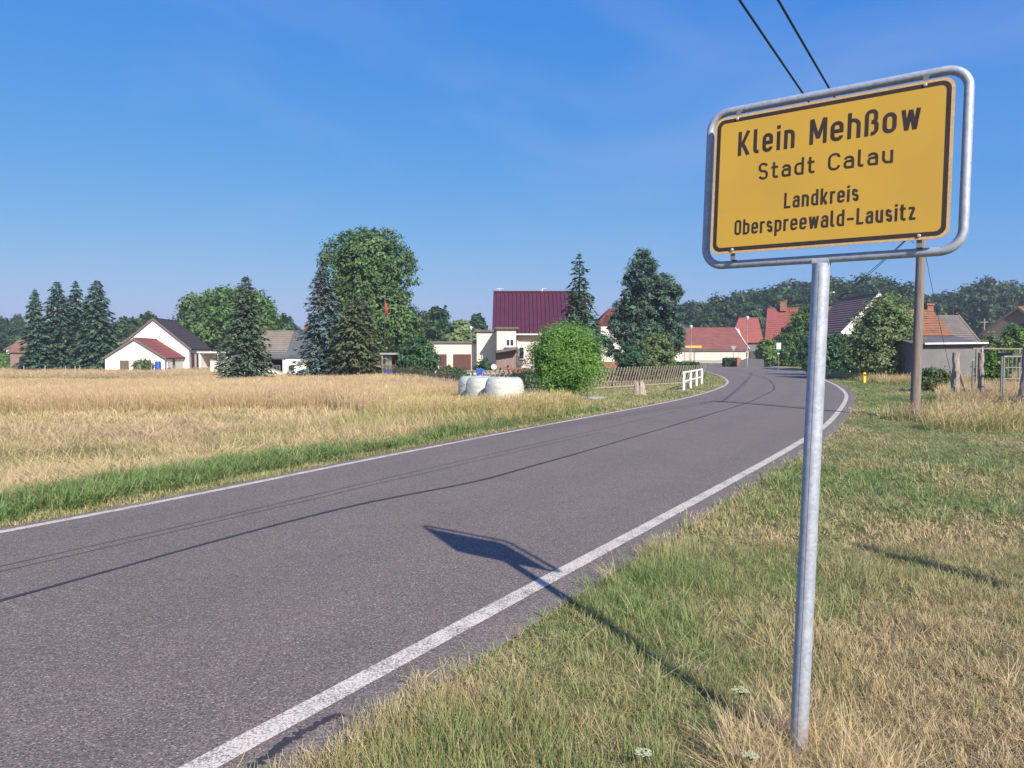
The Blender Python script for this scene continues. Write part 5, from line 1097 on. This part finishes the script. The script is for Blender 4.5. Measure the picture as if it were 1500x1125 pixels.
for k, (px_, d_, hh, wd_, mt, lb_) in enumerate(((600, 50, 1.3, 2.4, 'weed', 'leafy garden plants below the dark hedge bush'), (655, 48, 1.2, 2.2, 'weed', 'tangled garden plants along the dark wire fence'), (740, 39, 1.0, 1.8, 'weed', 'mixed garden plants left of the willow bush'), (675, 42, 1.1, 1.2, 'hedge', 'dark green garden shrub beside the pale rain tank'), (770, 44, 1.1, 1.6, 'bush', 'bushy garden plants before the orange brick wall'))):
    x_ = X(px_, d_); z_ = D(x_, d_); V, F, lv = crown([(0, 0, hh * .4, wd_ / 2, .6, hh * .5, 1), (wd_ * .3, .1, hh * .35, wd_ * .3, .5, hh * .45, .6)], 2600, .12, .18, 80 + k, rough=.25)
    tag(mesh_np('garden_plants', V + np.array([x_, d_, z_]), F, M[mt], None, {'lv': lv}), lb_, 'plants')

# ------------------------------------------------------------------ scattering
def scatter(name, variants, P, rot, scl, idx, tintv, kind='stuff'):
    cl = bpy.data.collections.new(name + '_kinds')
    for v in variants: cl.objects.link(v)
    me = bpy.data.meshes.new(name); me.vertices.add(len(P)); me.vertices.foreach_set('co', np.asarray(P, np.float32).ravel())
    for an, av, ty, ke in (('rot', rot, 'FLOAT_VECTOR', 'vector'), ('scl', scl, 'FLOAT_VECTOR', 'vector'), ('vidx', idx, 'INT', 'value'), ('tint', tintv, 'FLOAT', 'value')):
        a = me.attributes.new(an, ty, 'POINT'); a.data.foreach_set(ke, np.ascontiguousarray(av, dtype=np.int32 if ty == 'INT' else np.float32).ravel())
    o = bpy.data.objects.new(name, me); COL.objects.link(o); tag(o, kind=kind)
    g = bpy.data.node_groups.new(name, 'GeometryNodeTree'); g.interface.new_socket('Geometry', in_out='INPUT', socket_type='NodeSocketGeometry'); g.interface.new_socket('Geometry', in_out='OUTPUT', socket_type='NodeSocketGeometry')
    N = g.nodes; gi = N.new('NodeGroupInput'); go = N.new('NodeGroupOutput'); ip = N.new('GeometryNodeInstanceOnPoints'); ci = N.new('GeometryNodeCollectionInfo')
    ci.inputs['Collection'].default_value = cl; ci.inputs['Separate Children'].default_value = True; ci.inputs['Reset Children'].default_value = True
    def na(nm, ty): q = N.new('GeometryNodeInputNamedAttribute'); q.data_type = ty; q.inputs['Name'].default_value = nm; return q.outputs['Attribute']
    ip.inputs['Pick Instance'].default_value = True; l = g.links.new
    l(gi.outputs[0], ip.inputs['Points']); l(ci.outputs[0], ip.inputs['Instance']); l(na('vidx', 'INT'), ip.inputs['Instance Index']); l(na('rot', 'FLOAT_VECTOR'), ip.inputs['Rotation']); l(na('scl', 'FLOAT_VECTOR'), ip.inputs['Scale'])
    l(ip.outputs[0], go.inputs[0]); md = o.modifiers.new('scatter', 'NODES'); md.node_group = g
    return o

def tuft(name, n, h0, h1, rad, wdt, seed, lean=.35, curl=.5, mat='grass', heads=0, flat=0):
    r = np.random.default_rng(seed); V = []; F = []; bl = []
    for k in range(n):
        a = r.uniform(0, 6.28); rr_ = rad * sqrt(r.random()); bx, by = rr_ * cos(a), rr_ * sin(a); az = a + r.normal(0, 1.1); h = r.uniform(h0, h1); ln = abs(r.normal(lean, .22)); cu = curl * r.uniform(.3, 1.2); tone = r.random()
        if k < flat: ln = r.uniform(1.2, 1.5); tone = min(1, tone + .7)
        d = np.array([cos(az), sin(az)]); s_ = np.array([-sin(az), cos(az)]) ; tw = r.uniform(-.6, .6); s_ = s_ * cos(tw) + d * sin(tw); w_ = wdt * r.uniform(.6, 1.3); b = len(V); p = np.array([bx, by, -.012]); ang = ln; seg = 3
        for i in range(seg + 1):
            t_ = i / seg; ww = w_ * (1 - .75 * t_ ** 1.5) if i < seg else 0
            if i < seg: V += [tuple(p - np.r_[s_ * ww / 2, 0]), tuple(p + np.r_[s_ * ww / 2, 0])]; bl += [tone, tone]
            else: V.append(tuple(p)); bl.append(tone)
            p = p + np.r_[d * sin(ang), cos(ang)] * h / seg; ang = min(ang + cu * .5, 2.0)
        for i in range(seg - 1): F.append((b + 2 * i, b + 2 * i + 1, b + 2 * i + 3, b + 2 * i + 2))
        F.append((b + 2 * seg - 2, b + 2 * seg - 1, b + 2 * seg, b + 2 * seg))
        if k < heads:                                       # seed head: a narrow spindle near the top of the stalk
            q = np.array(V[b + 2 * seg]); dn_ = np.array(V[b + 2 * seg - 2]) * .5 + np.array(V[b + 2 * seg - 1]) * .5 - q; dn_ /= np.linalg.norm(dn_); hl = h * r.uniform(.10, .22); hw = wdt * r.uniform(.6, 1.1)
            for sv in (np.r_[s_, 0], np.r_[d, 0]):
                b2 = len(V); m_ = q + dn_ * hl * .5; V += [tuple(q - dn_ * .01), tuple(m_ + sv * hw), tuple(q + dn_ * hl), tuple(m_ - sv * hw)]; bl += [min(1, tone * .5 + .55)] * 4; F.append((b2, b2 + 1, b2 + 2, b2 + 3))
    # triangles were stored as degenerate quads: write them as real faces
    me = bpy.data.meshes.new(name); me.from_pydata(V, [], [f if f[2] != f[3] else f[:3] for f in F]); a = me.attributes.new('bl', 'FLOAT', 'POINT'); a.data.foreach_set('value', np.array(bl, np.float32)); me.materials.append(M[mat]); me.update()
    return bpy.data.objects.new(name, me)
G_S = [[tuft(f'short_tuft', 28, .03, .11, .06, .0034, 100 + i, .5, .9, flat=8) for i in range(5)], [tuft('short_tuft', 20, .04, .11, .10, .008, 110 + i, .6, .9, flat=6) for i in range(4)], [tuft('short_tuft', 16, .06, .13, .22, .024, 120 + i, .5, .8) for i in range(3)]]
G_M = [[tuft('mid_tuft', 22, .14, .36, .07, .0055, 130 + i, .35, .6, heads=0) for i in range(4)], [tuft('mid_tuft', 20, .14, .36, .13, .012, 140 + i, .38, .7) for i in range(4)], [tuft('mid_tuft', 16, .2, .4, .26, .03, 150 + i, .4, .6) for i in range(3)]]
G_D = [[tuft('straw_tuft', 22, .15, .42, .08, .0042, 160 + i, .6, .6, 'straw', heads=3, flat=6) for i in range(4)], [tuft('straw_tuft', 24, .12, .42, .17, .0075, 170 + i, .8, .7, 'straw', heads=1, flat=9) for i in range(5)], [tuft('straw_tuft', 20, .2, .42, .3, .018, 180 + i, .6, .6, 'straw', heads=2, flat=4) for i in range(3)]]
G_T = [[tuft('tall_straw', 16, .5, 1.05, .12, .005, 190 + i, .12, .3, 'straw', heads=9) for i in range(4)], [tuft('tall_straw', 18, .5, 1.05, .22, .010, 200 + i, .12, .3, 'straw', heads=9) for i in range(4)], [tuft('tall_straw', 26, .45, 1.05, .42, .015, 210 + i, .15, .3, 'straw', heads=9) for i in range(3)]]

def sample(d0, d1, dens, u0=-.95, u1=.95):
    n = int(dens * (u1 - u0) / 2 * (d1 * d1 - d0 * d0)); y = np.sqrt(RNG.uniform(d0 * d0, d1 * d1, n)); return RNG.uniform(u0, u1, n) * y, y
acc = {}
def put(key, var, x, y, z, hs, xs, ti):
    if len(x) == 0: return
    n = len(x); tl = .24 if key[0] in ('verge_grass', 'field_straw', 'verge_straw') else .10; acc.setdefault(key, []).append((np.stack([x, y, z], 1), np.stack([RNG.normal(0, tl, n), RNG.normal(0, tl, n), RNG.uniform(0, 6.28, n)], 1), np.stack([xs, xs, hs], 1), RNG.integers(0, len(var), n), ti, var))
RINGS = [(1.6, 4, 900, 0, 1.0), (4, 7, 560, 0, 1.1), (7, 12, 230, 1, 1.0), (12, 20, 95, 1, 1.15), (20, 32, 38, 2, .75), (32, 55, 15, 2, 1.0), (55, 90, 5.5, 2, 1.4), (90, 150, 1.6, 2, 2.2)]
for (a, b, de, lod, xs0) in RINGS:
    x, y = sample(a, b, de); sr, sl = lat(x, y); z = terrain(x, y, sr, sl); n1 = fnoise(x, y, 1.1, 41); n2 = fnoise(x, y, 3.4, 42); n3 = fnoise(x, y, .45, 43)
    r_ = RNG.random(len(x)); one = np.ones(len(x))
    right = sr > .33 + .12 * (n3 - .5) * 2 + .22 * (fnoise(x, y, .16, 77) - .5) - .25 * (RNG.random(len(x)) > .985); left = sl > .15 + .10 * (n3 - .5) - .10 * (RNG.random(len(x)) > .93)
    beyond = (x > 16.0 + .2 * (n2 - .5) + np.maximum(0, y - 26) * .62) & (y < 45); tallR = right & (((x > 11.55 + .6 * (y - 20.2) + .9 * (n2 - .4)) & (y > 17.6 + 2 * (n1 - .5)) & (y < 36)) | beyond | ((x > 22.4 + 1.0 * (n2 - .5)) & (y > 43.5) & (y < 56)) | (np.hypot(x - 11, y - 20.3) < .75))
    gap = (x > 12.9 + .4 * n1) & (y < 24.0 + n2) & (y > 20.5) & (x < 15.4 + n1); tallR &= ~gap
    nearpost = right & (np.hypot(x - 1.30, y - 3.2) < .22 + .3 * n3)
    S_ = right & ~tallR & (y < 62)
    # right verge: mown, patchy green and straw
    dryv = .42 + .75 * (n2 - .45) + .50 * (n1 - .5) + .4 * (n3 - .5) + .30 * sstep(1.2, 2.6, x) * sstep(6.5, 3.5, y) + .10 * sstep(3.5, 6, x - .35 * y) ; dryv -= .16 * sstep(20, 30, y)
    dryv -= .17 * sstep(1.6, .7, x) * sstep(7.5, 4.5, y); dryv += .14 * sstep(.8, .4, sr) + RNG.normal(0, .08, len(x)); lush = sstep(.54, .70, n1 * .45 + n3 * .55)
    hs = (.55 + .5 * n1 + .75 * lush * sstep(16, 9, y)) * (1.15 - .45 * sstep(10, 22, y)); keep = S_ & (r_ < .92)
    put(('verge_grass', lod), G_S[lod], x[keep], y[keep], z[keep], hs[keep], xs0 * (.8 + .4 * RNG.random(keep.sum())), np.clip(dryv + .05 - .2 * lush, 0, 1)[keep])
    if a < 12:
        k2 = S_ & (r_ < (.05 + .10 * lush) * np.where(y < 7, .45, 1.)) & (dryv < .6); put(('verge_grass_long', lod), G_M[lod], x[k2], y[k2], z[k2], .38 + .4 * RNG.random(k2.sum()), xs0 * one[k2] * .8, np.clip(dryv[k2] - .1, .05, .7))
        k2 = (S_ & (r_ > np.where(y < 7, .991, .982))) | (nearpost & (r_ < .5)); put(('verge_straw', lod), G_D[lod], x[k2], y[k2], z[k2], .25 + .3 * RNG.random(k2.sum()) + .38 * nearpost[k2] * RNG.random(k2.sum()), xs0 * one[k2] * .8, .62 + .3 * RNG.random(k2.sum()))
    k2 = tallR & (r_ < np.where(x < 13.6, .26, np.where(x < 15.2, .4, .8))); put(('tall_dry_grass', lod), G_T[lod], x[k2], y[k2], z[k2], .30 + .34 * n1[k2] + .22 * RNG.random(k2.sum()), xs0 * one[k2], np.clip(.55 + .5 * (n1[k2] - .3) + RNG.normal(0, .1, k2.sum()), .1, 1))
    k2 = tallR & (r_ > .55); put(('rough_green_grass', lod), G_M[lod], x[k2], y[k2], z[k2], .9 + .5 * n1[k2], xs0 * one[k2], .25 + .35 * RNG.random(k2.sum()))
    k2 = gap & right & (r_ < .6); put(('rough_green_grass', lod), G_M[lod], x[k2], y[k2], z[k2], .6 + .5 * n1[k2], xs0 * one[k2], .15 + .3 * RNG.random(k2.sum()))
    # left side
    gw = np.where(y < 14, 1.9, 1.2) + 2.2 * (n2 - .5) + .8 * (n1 - .5)
    mown = left & (((x > 2.2 + .8 * (n1 - .5)) & (y > 23.)) | (sl < .45 + .35 * n1)); mown &= ~((y > 60))
    strip = left & ~mown & (sl < gw) & (y < 26)
    bal = left & ~mown & ~strip & (y > 17.5) & (y < 28) & (x > -4.5 + .25 * (y - 20)) & (x < 3.)
    bound = 24.3 + 2. * (n2 - .5) + np.where(x > -6, -3.2 * sstep(-6, -3.4, x), 0)
    tall = left & ~mown & ~strip & ~bal & (y > bound) & (x < -1.2 - .3 * (y - 30) * (y > 30))
    fld = left & ~mown & ~strip & ~bal & ~tall & (y < 27)
    k2 = mown & (r_ < .9); put(('left_verge_grass', lod), G_S[lod], x[k2], y[k2], z[k2], .7 + .6 * n1[k2], xs0 * one[k2], np.clip(.48 + .5 * (n2[k2] - .5) + .12 * (sl[k2] < .5) + RNG.normal(0, .08, k2.sum()), .05, 1))
    k2 = strip & (r_ < .45); put(('green_strip_grass', lod), G_M[lod], x[k2], y[k2], z[k2], (.55 + .5 * n1[k2]) * (.55 + .45 * sstep(.2, .9, sl[k2])), xs0 * one[k2], np.clip(.27 + .25 * (n1[k2] - .4) + .28 * sstep(.7, .2, sl[k2]) + RNG.normal(0, .06, k2.sum()), 0, .7))
    k2 = fld & (r_ < .7); ln_ = RNG.random(k2.sum()); put(('field_straw', lod), G_D[lod], x[k2], y[k2], z[k2], .42 + .5 * n1[k2] + .5 * sstep(-7, -3.5, x[k2]) * sstep(13, 17, y[k2]), xs0 * one[k2], np.clip(.72 + .4 * (n2[k2] - .4) - .5 * sstep(.5, .7, n1[k2]) * (ln_ < .6) + RNG.normal(0, .08, k2.sum()), .1, 1))
    k2 = bal & (r_ < .75); put(('mixed_grass', lod), G_D[lod], x[k2], y[k2], z[k2], (1.0 + .7 * n1[k2]) * (1 + .35 * sstep(20.5, 22.5, y[k2])), xs0 * one[k2], np.clip(.42 + .5 * (n1[k2] - .45) + RNG.normal(0, .12, k2.sum()), .05, .95))
    k2 = bal & (r_ < .8) & (y > 20.3) & (y < 24.3) & (np.abs(x + .7) < 2.6); put(('bale_side_grass', lod), G_T[lod], x[k2], y[k2], z[k2], .5 + .22 * n1[k2] + .12 * RNG.random(k2.sum()), xs0 * one[k2], np.clip(.48 + .4 * (n1[k2] - .4) + RNG.normal(0, .12, k2.sum()), .1, .9))
    greenband = (y > 56) & (y < 74) & (x < -26 - 4 * n2)
    k2 = tall & (r_ < .95); hh = (.62 + .3 * n1[k2] + .1 * RNG.random(k2.sum())) * np.where(greenband[k2], .45, 1.) * (1 - .25 * sstep(45, 80, y[k2]))
    put(('tall_field_grass', lod), G_T[lod], x[k2], y[k2], z[k2], hh, xs0 * one[k2], np.clip(.78 + .45 * (n2[k2] - .5) - .4 * greenband[k2] + RNG.normal(0, .07, k2.sum()), .1, 1))
    if a < 32:                                             # low green undergrowth below the tall grass front
        k2 = tall & (r_ < .25) & (y < bound + 2); put(('field_undergrowth', lod), G_M[lod], x[k2], y[k2], z[k2], 1 + .4 * n1[k2], xs0 * one[k2], .3 + .3 * RNG.random(k2.sum()))
    far = (left & (y > 26) & ~tall & ~mown & ~bal) | (right & (y >= 62)); k2 = far & (r_ < .8); put(('garden_grass', lod), G_S[2], x[k2], y[k2], z[k2], .8 + .5 * n1[k2], xs0 * one[k2], np.clip(.3 + .5 * (n2[k2] - .45), 0, .8))
for (nm, lod), L_ in acc.items():
    cat_ = [np.concatenate([q[i] for q in L_]) for i in range(5)]; scatter(nm, [v.copy() for v in L_[0][5]], *cat_)

# wild carrots in the near verge
def umbel(px, py, h, label, tilt):
    x_, y_ = gnd(px, py, 0.); dx = h * .2 * tilt
    o = thing('wild_carrot', label, 'flower', (x_, y_ + h * .35, ter1(x_, y_) - .01)); top_ = Vector((dx, -.02, h))
    mb = MB(); mb.tube([(0, 0, 0), (dx * .3, 0, h * .5), top_], [.0028, .0022, .0016], 6)
    rr = np.random.default_rng(int(px)); fl = MB()
    for k in range(34):
        a = rr.uniform(0, 6.28); q = .034 * sqrt(rr.random()); e_ = top_ + Vector((q * cos(a), q * sin(a), .022 + .004 * rr.random())); mb.tube([top_, e_], .0007, 4)
        for j in range(9): c = e_ + Vector((rr.normal() * .0035, rr.normal() * .0035, rr.normal() * .0015)); s_ = .0030; fl.add([c + Vector((-s_, 0, 0)), c + Vector((0, -s_, .001)), c + Vector((s_, 0, 0)), c + Vector((0, s_, .001))], [(0, 1, 2, 3)])
    mb.build('stem', M['weed'], o); fl.build('umbel', M['umbel'], o)
umbel(1085, 1075, .22, 'wild carrot with the tallest white umbel left of the sign post', .3); umbel(943, 1135, .13, 'low white wild carrot umbel at the bottom edge of the verge', .1); umbel(1104, 1140, .13, 'small white wild carrot umbel close to the foot of the sign post', -.2)

# far woods: one mass of standing trees
def forest_tree(seed, mat):
    H_ = 12.; V, F, lv = crown([(0, 0, 7.5, 3.4, 3.4, 4.3, 4), (-1.7, 0, 6, 2.4, 2.4, 3.2, 1.5), (1.8, .3, 5.8, 2.4, 2.4, 3.2, 1.5), (.3, 0, 10, 2., 2., 2., 1), (.2, -1.2, 4, 2.8, 2.2, 2.8, 1.2)], 3600, .55, .6, seed, rough=.22, nclump=170)
    return mesh_np('forest_tree', V, F, M[mat], None, {'lv': lv}, link=False)
FT = [forest_tree(300 + i, 'forest') for i in range(5)]
def top_at(px):
    return np.interp(px, [-400, -100, 20, 45, 120, 165, 210, 260, 410, 440, 612, 640, 700, 720, 800, 990, 1002, 1015, 1040, 1100, 1150, 1200, 1260, 1290, 1330, 1345, 1385, 1410, 1440, 1500, 1700, 2100],
                     [452, 454, 457, 470, 476, 470, 466, 472, 468, 474, 480, 472, 480, 490, 486, 470, 440, 437, 436, 424, 415, 410, 407, 406, 416, 430, 432, 416, 408, 412, 410, 416])
P_ = []; sc_ = []
for row, d_ in enumerate((176, 188, 202, 218)):
    px = -420 + RNG.uniform(0, 10)
    while px < 2100:
        dens = 5.5 if px > 985 else 5.0
        dd = d_ * RNG.uniform(.97, 1.03); H_ = (Z(top_at(px), dd)) * RNG.uniform(.90, 1.04) * (1 if row > 0 else .86); wsc = RNG.uniform(.8, 1.25) * (1.15 if px > 985 else .8)
        P_.append((X(px, dd), dd, -.4 if px < 700 else -.1)); sc_.append((wsc * max(.7, H_ / 14), wsc * max(.7, H_ / 14), H_ / 12.)); px += dens * FPX / dd * RNG.uniform(.7, 1.3)
P_ = np.array(P_); nF = len(P_)
scatter('forest', FT, P_, np.stack([np.zeros(nF), np.zeros(nF), RNG.uniform(0, 6.28, nF)], 1), np.array(sc_), RNG.integers(0, 5, nF), RNG.random(nF))

# ------------------------------------------------------------------ summer haze
if HAZE > 0:
    hz = MB(); hz.box((0, 240, 14), (1320, 640, 32)); hm = bpy.data.materials.new('thin_haze'); hm.use_nodes = True; ht = hm.node_tree; ht.nodes.clear()
    ho = ht.nodes.new('ShaderNodeOutputMaterial'); pv = ht.nodes.new('ShaderNodeVolumePrincipled'); pv.inputs['Density'].default_value = HAZE; pv.inputs['Color'].default_value = (.80, .88, 1., 1); pv.inputs['Anisotropy'].default_value = .2
    ht.links.new(pv.outputs[0], ho.inputs['Volume']); tag(hz.build('haze', hm), kind='stuff')
